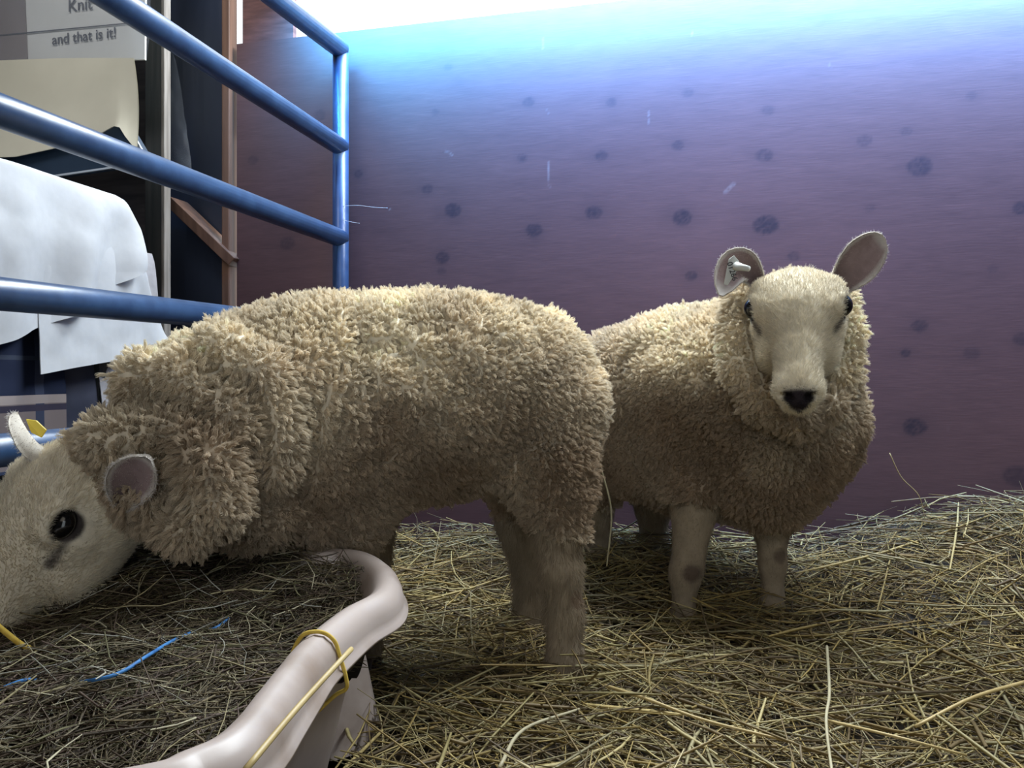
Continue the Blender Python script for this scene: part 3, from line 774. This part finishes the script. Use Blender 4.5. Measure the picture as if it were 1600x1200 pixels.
    # eyes
    for s1 in (1, -1):
        c = HP(.089, -.0365, s1 * eye_p[1]); r = eye_p[0] * h
        k = MB(); nn = 16
        VV = [c + r * (math.sin(a) * math.cos(b) * n * 1.0 + math.sin(a) * math.sin(b) * u * eye_p[2] + math.cos(a) * s * s1) for a in np.linspace(.001, math.pi - .001, nn) for b in np.linspace(0, 2 * math.pi, 24, endpoint=False)]
        FF = [(i * 24 + j, i * 24 + (j + 1) % 24, (i + 1) * 24 + (j + 1) % 24, (i + 1) * 24 + j) for i in range(nn - 1) for j in range(24)]
        k.add(np.array(VV) - b3, FF); k.obj('eye', eye_m, root, smooth=True)
    for q in hoofs:
        q = np.array(q) - b3; k = MB()
        for s1 in (-1, 1):
            k.tube([q + [s1 * .011, .0, .03], q + [s1 * .012, -.008, .012], q + [s1 * .012, -.014, -.012]], [.012, .014, .016], 10)
        k.obj('hoof', hoof_m, root, smooth=True)
    return root, HP, (n, u, s), b3

WOOL_IN = .013
def sph(px, py, d, r, k=.03): q = Q(px, py, d); return dict(t='c', a=q, b=q + [0, 0, .0001], ra=r, rb=r, k=k)
def con(a, b, ra, rb, k=.03): return dict(t='c', a=Q(*a), b=Q(*b), ra=ra, rb=rb, k=k)

# ---- sheep 1: grazing at the trough, side on
d_sh = .04
wool1 = [con((795, 607, 1.33), (680, 612, 1.28), .150, .160, .05), con((680, 612, 1.28), (560, 622, 1.22), .160, .158, .05),
         con((560, 622, 1.22), (450, 640, 1.16), .158, .155, .05), con((450, 640, 1.16), (365, 650, 1.10), .155, .137, .05),
         con((540, 720, 1.2), (390, 730, 1.11), .105, .115, .05), con((690, 690, 1.28), (560, 700, 1.24), .10, .10, .05),
         con((845, 660, 1.30), (850, 720, 1.27), .108, .082, .05), con((850, 720, 1.27), (872, 825, 1.25), .082, .050, .04),
         con((790, 700, 1.42), (815, 820, 1.45), .09, .045, .04),
         con((530, 760, 1.2), (540, 800, 1.22), .07, .05, .04), con((575, 760, 1.27), (580, 800, 1.28), .06, .045, .04),
         # neck folds and the woolly cap behind the ears
         con((355, 660, 1.09), (305, 672, 1.04), .128, .072, .02), con((252, 632, 1.04), (345, 735, .99), .056, .056, .010),
         con((285, 735, 1.01), (245, 742, .985), .080, .076, .010), con((178, 722, .99), (250, 712, 1.0), .062, .062, .014), con((243, 730, .985), (272, 800, .985), .056, .052, .014),
         con((545, 790, 1.2), (552, 835, 1.2), .075, .062, .04), con((400, 770, 1.1), (520, 790, 1.17), .085, .085, .05)]
def hit(prims, px, py):
    ds = np.arange(.75, 1.6, .003); q = np.stack([(px - 800) / FP * ds, ds, CH + (HZ - py) / FP * ds])
    m = np.min([prim_eval(p, q[0], q[1], q[2]) for p in prims], 0); i = np.argmax(m < WOOL_IN)
    return ds[i]
base1 = list(wool1)
for pts, rr, back in ((((232, 600), (285, 592), (335, 622), (366, 668)), .044, .020), (((168, 690), (222, 672), (282, 684), (322, 722), (332, 780), (300, 822)), .042, .016),
                      (((345, 560), (400, 600), (424, 655), (420, 710)), .052, .036)):
    qq = [(x, y, hit(base1, x, y) + back) for x, y in pts]
    for i in range(len(qq) - 1): wool1.append(con(qq[i], qq[i + 1], rr, rr, .009))
def legp(pts, rr, k=.018): return [dict(con(pts[i], pts[i + 1], rr[i], rr[i + 1], k), skin=1) for i in range(len(pts) - 1)]
legs1 = legp([(870, 840, 1.25), (874, 890, 1.235), (880, 960, 1.235), (884, 1035, 1.225), (868, 1080, 1.21), (866, 1100, 1.2)], [.036, .030, .0265, .0275, .021, .020])
legs1 += legp([(812, 820, 1.45), (828, 890, 1.46), (826, 985, 1.45), (815, 1018, 1.44)], [.042, .030, .027, .022])
legs1 += legp([(538, 800, 1.22), (535, 880, 1.22), (533, 1000, 1.22), (533, 1080, 1.2)], [.045, .03, .024, .022])
legs1 += legp([(580, 800, 1.285), (577, 880, 1.29), (575, 980, 1.29), (573, 1050, 1.28)], [.042, .03, .024, .022])
Tc = np.array([0, -1., 0]); Rc = np.array([1., 0, 0]); Uc = np.array([0, 0, 1.])
T1 = np.array([.482, -.876, 0]); R1 = np.array([.876, .482, 0])
n1 = -.42 * R1 + .06 * T1 - .905 * Uc; n1 /= np.linalg.norm(n1)
u0 = -.905 * R1 + .42 * Uc; ph = math.radians(22)
u1 = math.cos(ph) * u0 + math.sin(ph) * T1; u1 = u1 - (u1 @ n1) * n1; u1 /= np.linalg.norm(u1)
h1 = 1.22
s1v = np.cross(n1, u1)
if s1v @ T1 < 0: s1v = -s1v
eyeq = Q(115, 822, .93)
o1 = eyeq - h1 * (.088 * n1 - .044 * u1 + .062 * s1v)
sgn = 1 if np.cross(n1, u1) @ s1v > 0 else -1
ears1 = [(Q(196, 788, .945), Q(200, 745, .915), Q(233, 714, .885), Tc * .8 + Rc * .1 + Uc * -.35, .030),
         (Q(92, 712, .985), Q(48, 705, .97), Q(24, 645, .98), Tc * .2 + Rc * -.9 + Uc * -.2, .026)]
head_nose = .6; eye_p = (.0165, .0535, .72, .0165)
def low_brown1(V): return .75 * (1 - ss(.33, .62, V[:, 2])) + .1
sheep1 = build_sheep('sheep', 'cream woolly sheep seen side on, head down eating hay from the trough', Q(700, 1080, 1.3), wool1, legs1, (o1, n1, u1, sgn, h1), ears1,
                     [Q(868, 1100, 1.2), Q(815, 1022, 1.44), Q(533, 1085, 1.2), Q(573, 1055, 1.28)], low_brown1, 11, 22000, None,
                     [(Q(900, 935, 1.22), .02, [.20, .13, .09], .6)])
root1, HP1, fr1, b1 = sheep1
# yellow ear tag behind the far ear
q = Q(56, 668, 1.0)
k = MB().slab([Q(40, 655, .99), Q(56, 657, .992), Q(72, 672, .995), Q(64, 684, .995), Q(48, 676, .99)] - b1, (0, .003, 0))
k.obj('ear_tag', tagy_m, root1, bevel=.0008)['label'] = 'yellow plastic ear tag'

# ---- sheep 2: standing beyond, looking at the camera
wool2 = [con((985, 622, 1.72), (1070, 612, 1.64), .155, .165, .05), con((1070, 612, 1.64), (1155, 612, 1.56), .165, .168, .05),
         con((1155, 612, 1.56), (1220, 665, 1.49), .168, .146, .05), con((1220, 665, 1.49), (1212, 745, 1.49), .146, .105, .05),
         con((1085, 705, 1.62), (1200, 720, 1.52), .125, .12, .05), con((990, 690, 1.7), (1085, 705, 1.62), .12, .125, .05),
         con((1085, 770, 1.53), (1082, 815, 1.52), .06, .042, .04), con((1205, 780, 1.54), (1205, 825, 1.53), .05, .035, .04),
         con((940, 700, 1.76), (930, 790, 1.78), .09, .05, .04), con((1010, 720, 1.82), (1020, 790, 1.84), .08, .05, .04),
         con((1236, 560, 1.45), (1240, 510, 1.40), .126, .098, .03)]
ring = [(1168, 465, 1.385), (1156, 515, 1.37), (1163, 572, 1.35), (1195, 625, 1.33), (1245, 652, 1.32), (1293, 628, 1.33), (1316, 575, 1.35), (1322, 515, 1.37), (1310, 470, 1.385)]
for i in range(len(ring) - 1): wool2.append(con(ring[i], ring[i + 1], .040, .040, .010))
legs2 = legp([(1083, 805, 1.52), (1074, 885, 1.50), (1070, 900, 1.50), (1068, 960, 1.50), (1064, 1000, 1.49)], [.040, .028, .026, .0205, .024])
legs2 += legp([(1205, 815, 1.53), (1207, 880, 1.53), (1208, 940, 1.53), (1206, 990, 1.52)], [.034, .0235, .019, .022])
legs2 += legp([(930, 790, 1.78), (935, 850, 1.80), (930, 930, 1.78)], [.04, .026, .022])
legs2 += legp([(1020, 790, 1.84), (1022, 850, 1.86), (1020, 915, 1.84)], [.04, .026, .022])
T2 = np.array([-.335, -.942, 0]); R2 = np.array([.942, -.335, 0])
n2v = .012 * R2 + .64 * T2 - .77 * Uc; u2v = .77 * T2 + .64 * Uc
h2 = 1.10
n2v /= np.linalg.norm(n2v); u2v = u2v - (u2v @ n2v) * n2v; u2v /= np.linalg.norm(u2v)
o2 = (Q(1178, 487, 1.285) + Q(1313, 485, 1.285)) / 2 - h2 * (.088 * n2v - .046 * u2v)
sg2 = 1 if np.cross(n2v, u2v)[0] > 0 else -1
ears2 = [(Q(1296, 462, 1.345), Q(1322, 418, 1.32), Q(1380, 370, 1.32), Tc * .95 + Rc * .0 + Uc * -.15, .040),
         (Q(1192, 462, 1.345), Q(1148, 366, 1.33), Q(1126, 462, 1.30), Tc * .95 + Rc * -.05 + Uc * -.2, .034)]
head_nose = 1.0; eye_p = (.0180, .0568, .95, .0185)
def low_brown2(V): return .9 * (1 - ss(.30, .66, V[:, 2])) + .12
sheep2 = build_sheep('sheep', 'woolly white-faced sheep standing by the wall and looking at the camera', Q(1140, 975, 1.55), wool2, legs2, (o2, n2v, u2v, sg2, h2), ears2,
                     [Q(1064, 1005, 1.49), Q(1206, 995, 1.52), Q(930, 935, 1.78), Q(1020, 920, 1.84)], low_brown2, 31, 20000, None,
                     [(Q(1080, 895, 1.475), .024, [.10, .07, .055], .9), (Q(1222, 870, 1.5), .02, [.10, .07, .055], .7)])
root2, HP2, fr2, b2 = sheep2
# white ear tag on the folded ear
dt = 1.285
k = MB().slab(np.array([Q(1147, 399, dt), Q(1155, 408, dt), Q(1151, 424, dt), Q(1137, 446, dt + .004), Q(1131, 444, dt + .004), Q(1139, 405, dt)]) - b2, (0, .002, 0))
tg = k.obj('ear_tag', tagw_m, root2, bevel=.0006); tg['label'] = 'white plastic ear tag printed with a number'
k = MB().tube(np.array([Q(1150, 416, dt - .001), Q(1160, 418, dt - .012), Q(1170, 420, dt - .022)]) - b2, [.0075, .0055, .0045], 14); k.obj('tag_stud', tagw_m, tg, smooth=True)
c = bpy.data.curves.new('lettering', 'FONT'); c.body = '01266'; c.size = .0125; c.extrude = .0002; c.offset = .00015; c.align_x = 'CENTER'; c.align_y = 'CENTER'; c.materials.append(ink)
to = bpy.data.objects.new('lettering', c); link(to, tg); to.location = tuple(Q(1144, 424, dt - .0012) - b2); to.rotation_euler = (math.pi / 2, math.radians(-108 + 180 - 0), 0)
text_mesh(to, 'lettering', tg)

# ================================================================== TROUGH
RZ = .28
rim_px = [(490, 862), (525, 857), (560, 861), (590, 877), (603, 899), (594, 922), (552, 945), (512, 975), (480, 1003), (456, 1032), (422, 1075), (393, 1112), (355, 1145), (300, 1169), (225, 1194)]
path = [Qz(x, y, RZ) for x, y in rim_px]
path = [np.array([-.62, 1.13, RZ]), np.array([-.5, 1.17, RZ]), np.array([-.38, 1.16, RZ])] + path + [np.array([-.33, .455, RZ]), np.array([-.45, .44, RZ]), np.array([-.56, .455, RZ]), np.array([-.65, .55, RZ]), np.array([-.67, .7, RZ]), np.array([-.655, .9, RZ]), np.array([-.655, 1.05, RZ])]
Pc = np.array(path + path[:3]); C2 = catmull(Pc, 8)[8:-8]
C2 = C2[: (len(path)) * 8]
nP = len(C2)
poly = C2[:, :2]
Tn = np.roll(poly, -1, 0) - np.roll(poly, 1, 0); Tn /= np.linalg.norm(Tn, axis=1, keepdims=True)
On = np.stack([Tn[:, 1], -Tn[:, 0]], 1)
area_s = 0.5 * np.sum(poly[:, 0] * np.roll(poly[:, 1], -1) - np.roll(poly[:, 0], -1) * poly[:, 1])
if area_s < 0: On = -On
prof = [(-.085, .035), (-.075, .06), (-.042, .20), (-.024, .252), (-.0165, .2665), (-.010, .2755), (-.001, .2795), (.008, .2780), (.0155, .2715), (.0195, .263), (.0205, .255), (.022, .2475), (.0260, .2445), (.0260, .2420), (.020, .2420), (.016, .248), (.0145, .257), (.008, .266), (-.006, .266), (-.0165, .245), (-.037, .19), (-.068, .06), (-.078, .02), (-.088, .02)]
V = []; K_ = len(prof)
for i in range(nP):
    for (a, z) in prof:
        V.append((poly[i, 0] + On[i, 0] * a, poly[i, 1] + On[i, 1] * a, z))
F = [(i * K_ + j, i * K_ + (j + 1) % K_, ((i + 1) % nP) * K_ + (j + 1) % K_, ((i + 1) % nP) * K_ + j) for i in range(nP) for j in range(K_)]
F.append(tuple(i * K_ for i in range(nP)))
tb0 = np.array([-.4, .8, .0])
tw = toW(tb0)
plast = noise_mat('pinkish beige plastic', (0.29, 0.22, 0.18), (0.44, 0.365, 0.33), 9, .42, (1, 1, 1), .25, .45, contrast=(.3, .5))
tro = mesh_obj('feed_trough', np.array(V) - tb0, F, plast, smooth=True); tro.location = tuple(tw); tro.rotation_euler = (0, 0, YAW)
tag(tro, 'pinkish-beige plastic trough with a wavy rolled rim, full of hay', 'trough')

def inside(P):
    x, y = P[..., 0], P[..., 1]; r = np.zeros(x.shape, bool); n = len(poly); j = n - 1
    for i in range(0, n):
        xi, yi = poly[i]; xj, yj = poly[j]
        c_ = ((yi > y) != (yj > y)) & (x < (xj - xi) * (y - yi) / (yj - yi + 1e-12) + xi); r ^= c_; j = i
    return r
def rim_dist(P):
    d = np.full(P.shape[:-1], 9.)
    for p in poly[::2]: d = np.minimum(d, np.hypot(P[..., 0] - p[0], P[..., 1] - p[1]))
    return d

# ================================================================== HAY in the trough
def Hh(x, y):
    p = np.stack([x, y, np.zeros_like(x)], -1); sh = x.shape; p = p.reshape(-1, 3)
    rd = rim_dist(p)
    z = .208 + .014 * vnoise(p, 9, 41) + .006 * vnoise(p, 30, 42) + .022 * ss(.0, .25, rd) + .058 * ss(.88, 1.12, p[:, 1])
    return z.reshape(sh)
gx, gy = np.meshgrid(np.linspace(-.66, -.08, 110), np.linspace(.43, 1.18, 130), indexing='ij')
gz = Hh(gx, gy) - .012
ins = inside(np.stack([gx, gy], -1)) & (rim_dist(np.stack([gx, gy], -1)) > .02)
V = np.stack([gx, gy, gz], -1).reshape(-1, 3); F = grid_faces(110, 130); F = F[ins.ravel()[F].all(1)]
# sink the mound's skirt
def strands(n, region, hf, lmin, lmax, wmin, wmax, pal, k=4, lift=.02, pitch=.12, curl=.3, keep=None):
    (xa, xb), (ya, yb) = region
    P0 = np.stack([rng.uniform(xa, xb, n), rng.uniform(ya, yb, n)], 1)
    Ln = lmin + (lmax - lmin) * rng.random(n) ** 1.8; th = rng.random(n) * math.pi * 2
    pt = rng.normal(size=n) * pitch; cv = rng.normal(size=n) * curl
    kink = np.where(rng.random(n) < .25, rng.normal(size=n) * .7, 0)
    t = np.linspace(-.5, .5, k)
    ang = th[:, None] + cv[:, None] * t + np.where(t > .05, kink[:, None], 0)
    dx = np.cos(ang); dy = np.sin(ang); step = Ln[:, None] / (k - 1)
    X = P0[:, 0:1] + np.cumsum(dx * step, 1) - Ln[:, None] * .5 * np.cos(th)[:, None]
    Y = P0[:, 1:2] + np.cumsum(dy * step, 1) - Ln[:, None] * .5 * np.sin(th)[:, None]
    if keep is not None:
        ok = keep(X, Y); X, Y, Ln, pt = X[ok], Y[ok], Ln[ok], pt[ok]
    n = len(X)
    cX, cY = X.mean(1), Y.mean(1)
    h0 = hf(cX, cY)[:, None]; h = hf(X, Y)
    Z = .45 * h0 + .55 * h + (rng.random(n)[:, None] ** 1.3) * lift + np.sin(pt)[:, None] * Ln[:, None] * t
    Z = np.maximum(Z, h - .012)
    P = np.stack([X, Y, Z], -1)
    wd = wmin + (wmax - wmin) * rng.random(n) ** 2
    R = wd[:, None] * np.array([.8] + [1] * (k - 2) + [.6]) * .5
    pal = np.array(pal); tint = pal[rng.integers(0, len(pal), n)] * (.75 + .5 * rng.random((n, 1)))
    return P, R, tint
straw_m = attr_mat('dry straw', .55, .35, nscale=200, nstr=.15)
hay_m = attr_mat('brown hay', .7, .25, nscale=200, nstr=.2)
def keep_in(X, Y):
    P = np.stack([X, Y], -1); return (inside(P) & (rim_dist(P) > .012)).all(1)
hay_pal = [(.10, .075, .042), (.13, .10, .055), (.07, .05, .035), (.17, .14, .09), (.05, .038, .026), (.11, .10, .05), (.09, .06, .045)]
P, R, tt = strands(26000, ((-.68, -.1), (.43, 1.2)), Hh, .025, .15, .0007, .003, hay_pal, 5, .022, .16, .9, keep_in)
P2_, R2_, t2_ = strands(1400, ((-.68, -.1), (.43, 1.2)), Hh, .03, .14, .0008, .0026, [(.42, .38, .26), (.36, .31, .18), (.34, .33, .28)], 5, .03, .25, .9, keep_in)
v1, f1, c1 = tubes_mesh(P, R, tt); v2, f2, c2 = tubes_mesh(P2_, R2_, t2_)
nb = len(V)
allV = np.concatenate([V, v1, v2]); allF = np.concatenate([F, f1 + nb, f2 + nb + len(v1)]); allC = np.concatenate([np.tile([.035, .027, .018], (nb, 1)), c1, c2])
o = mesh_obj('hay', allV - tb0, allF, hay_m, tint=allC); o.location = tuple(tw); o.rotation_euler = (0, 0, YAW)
tag(o, 'dark brown loose hay filling the trough', 'hay', kind='stuff')

# ================================================================== STRAW bedding
def Hs(x, y):
    sh = x.shape; wx = x * cy - y * sy_; wy = x * sy_ + y * cy
    p = np.stack([wx, wy, np.zeros_like(wx)], -1).reshape(-1, 3)
    z = .042 + .075 * ss(1.45, 1.95, wy) + .085 * ss(.15, .55, wx) * ss(1.35, 1.9, wy) + .03 * ss(.1, .7, wx) + .03 * ss(1.0, .6, wy)
    z = z + (.010 * vnoise(p, 6, 51) + .007 * vnoise(p, 17, 52)).reshape(sh)
    return z
nx_, ny_ = 150, 150
wx, wy = np.meshgrid(np.linspace(-1.0, 1.34, nx_), np.linspace(-.2, 1.975, ny_), indexing='ij')
lx = wx * cy + wy * sy_; ly = -wx * sy_ + wy * cy
lz = Hs(lx, ly) - .012
V = np.stack([lx, ly, lz], -1).reshape(-1, 3); F = grid_faces(nx_, ny_)
def keep_st(X, Y):
    P = np.stack([X, Y], -1); ins = (inside(P) & (rim_dist(P) > .045)).any(1)
    WYy = X * sy_ + Y * cy; WXx = X * cy - Y * sy_
    return (~ins) & (WYy < 1.965).all(1) & (WXx > -.92).all(1) & (WXx < 1.3).all(1)
st_pal = [(.40, .29, .10), (.46, .35, .14), (.30, .21, .08), (.50, .41, .19), (.20, .14, .06), (.34, .28, .12), (.13, .09, .045), (.36, .31, .17), (.16, .115, .055)]
st_pal = [tuple(.8 * v for v in c) for c in st_pal]
reg = ((-.55, 1.25), (.25, 2.0))
P, R, tt = strands(13500, reg, Hs, .06, .36, .0018, .0060, st_pal, 4, .042, .13, .3, keep_st)
P3, R3, t3_ = strands(7500, reg, Hs, .03, .16, .001, .0026, [(.20, .15, .08), (.28, .22, .12), (.15, .11, .07)], 4, .03, .15, .6, keep_st)
P4, R4, t4_ = strands(420, reg, Hs, .08, .26, .0016, .0036, [(.50, .42, .24), (.44, .36, .18)], 4, .03, .38, .3, keep_st)
Pf, Rf, Tf = [], [], []
for fq in ((868, 1100, 1.2), (815, 1022, 1.44), (1064, 1005, 1.49), (1206, 995, 1.52), (930, 935, 1.78), (1020, 920, 1.84)):
    q = Q(*fq); a_, b_, c_ = strands(110, ((q[0] - .09, q[0] + .09), (q[1] - .12, q[1] + .05)), Hs, .06, .2, .0016, .0045, st_pal, 4, .06, .25, .3, keep_st)
    Pf.append(a_); Rf.append(b_); Tf.append(c_)
parts = [tubes_mesh(np.concatenate(Pf), np.concatenate(Rf), np.concatenate(Tf), 4), tubes_mesh(P, R, tt, 4), tubes_mesh(P3, R3, t3_, 3), tubes_mesh(P4, R4, t4_, 4)]
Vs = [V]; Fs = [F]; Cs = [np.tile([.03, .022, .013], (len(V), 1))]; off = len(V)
for v, f, c in parts: Vs.append(v); Fs.append(f + off); Cs.append(c); off += len(v)
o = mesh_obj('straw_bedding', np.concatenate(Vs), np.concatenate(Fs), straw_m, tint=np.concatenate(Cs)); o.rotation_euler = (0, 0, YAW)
tag(o, 'deep golden straw bedding scattered over the pen floor', 'straw', kind='stuff')

# ================================================================== single stalks, strings
stalk_m = noise_mat('pale straw stalk', (0.44, 0.32, 0.13), (0.56, 0.43, 0.20), 20, .45, (1, 1, 1), .1, .4)
stalk_p = noise_mat('whitish straw stalk', (0.40, 0.35, 0.22), (0.50, 0.45, 0.30), 20, .5, (1, 1, 1), .1, .4)
def stalk(pts, r, label, m=stalk_m, taper=.7):
    q = catmull([toW(p) for p in pts], 6); c0 = q[0].copy()
    rr = np.linspace(r, r * taper, len(q))
    o = MB().tube(q - c0, list(rr), 8).obj('straw_stalk', m, smooth=True); o.location = tuple(c0)
    return tag(o, label, 'straw')
stalk([Q(549, 1014, .645), Q(470, 1100, .55), Q(384, 1202, .47)], .0021, 'thick golden straw stalk leaning against the outside of the trough rim', taper=1)
stalk([Qz(942, 1070, .085), Qz(1010, 1092, .092), Qz(1100, 1125, .085), Qz(1240, 1160, .085)], .0026, 'long pale yellow stalk lying across the straw right of the hind foot')
stalk([Qz(1600, 1066, .12), Qz(1520, 1090, .125), Qz(1430, 1135, .11)], .0026, 'thick straw stalk at the right edge of the bedding')
stalk([Qz(1292, 1010, .10), Qz(1296, 1080, .11), Qz(1291, 1130, .112), Qz(1304, 1235, .1)], .0022, 'whitish stalk pointing away from the viewer in the right foreground', stalk_p)
stalk([Qz(780, 1200, .10), Qz(818, 1140, .10), Qz(905, 1108, .09)], .0024, 'bent pale stalk in the foreground below the hind foot', stalk_p)
stalk([Q(938, 728, 1.32), Q(955, 800, 1.34), Q(948, 885, 1.34)], .0016, 'thin kinked straw hanging from the grazing sheep\'s rump', stalk_p, .8)
stalk([Q(1390, 708, 1.72), Q(1408, 745, 1.72), Q(1436, 775, 1.72), Q(1446, 815, 1.72)], .0011, 'fine curved stem sticking up against the wall', stalk_m, .6)
stalk([Qz(1510, 1180, .10), Qz(1395, 1150, .12), Qz(1290, 1125, .10)][::-1], .002, 'golden stalk lying flat at the lower right of the bedding')
blue_m = noise_mat('blue twine', (0.03, 0.13, 0.36), (0.06, 0.22, 0.5), 60, .6, bump=.5)
yel_m = noise_mat('yellow string', (0.50, 0.33, 0.05), (0.65, 0.46, 0.09), 80, .8, bump=.5)
def hz(px, py, dz=.012):
    q = Qz(px, py, .25)
    for _ in range(4): q = Qz(px, py, float(Hh(np.array([q[0]]), np.array([q[1]]))[0]) + dz + .007)
    return q
def cord(name, pts, r, m, label, cat='twine'):
    q = catmull([toW(p) for p in pts], 8); c0 = q[0].copy()
    o = MB().tube(q - c0, r, 8).obj(name, m, smooth=True); o.location = tuple(c0); return tag(o, label, cat)
cord('baling_twine', [hz(-30, 1092), hz(5, 1075), hz(45, 1062, .012), hz(90, 1068, -.008), hz(145, 1063, .012), hz(190, 1050, .020), hz(230, 1025, .022), hz(272, 1000, .014), hz(310, 985, .0), hz(335, 982, .012), hz(360, 965, -.006)], .0017, blue_m, 'blue baling twine lying over the hay in the front of the trough')
cord('baling_twine', [hz(430, 905, .02), hz(452, 880, .022), hz(470, 868, .02), hz(495, 860, .03)], .0016, blue_m, 'short blue baling twine at the back of the trough under the sheep')
cord('yellow_string', [Q(-30, 955, .80), Q(5, 985, .81), Q(35, 1008, .80), Q(62, 1018, .80), hz(90, 1022, .002)], .0028, yel_m, 'thick yellow string beside the grazing sheep\'s muzzle', 'string')
# string looped round the rim
ip = int(np.argmin(np.hypot(poly[:, 0] - Qz(490, 993, RZ)[0], poly[:, 1] - Qz(490, 993, RZ)[1])))
c0 = poly[ip]; on = On[ip]
loop = [(-.026, .222), (-.0225, .258), (-.013, .2775), (-.001, .2822), (.010, .2805), (.0185, .273), (.0228, .26), (.0285, .24), (.0285, .229), (.018, .222), (.0, .205)]
cord('yellow_string', [np.array([c0[0] + on[0] * a + .0, c0[1] + on[1] * a + .004 * i / 4, z]) for i, (a, z) in enumerate(loop)], .0019, yel_m, 'yellow string looped over the rim of the trough', 'string')
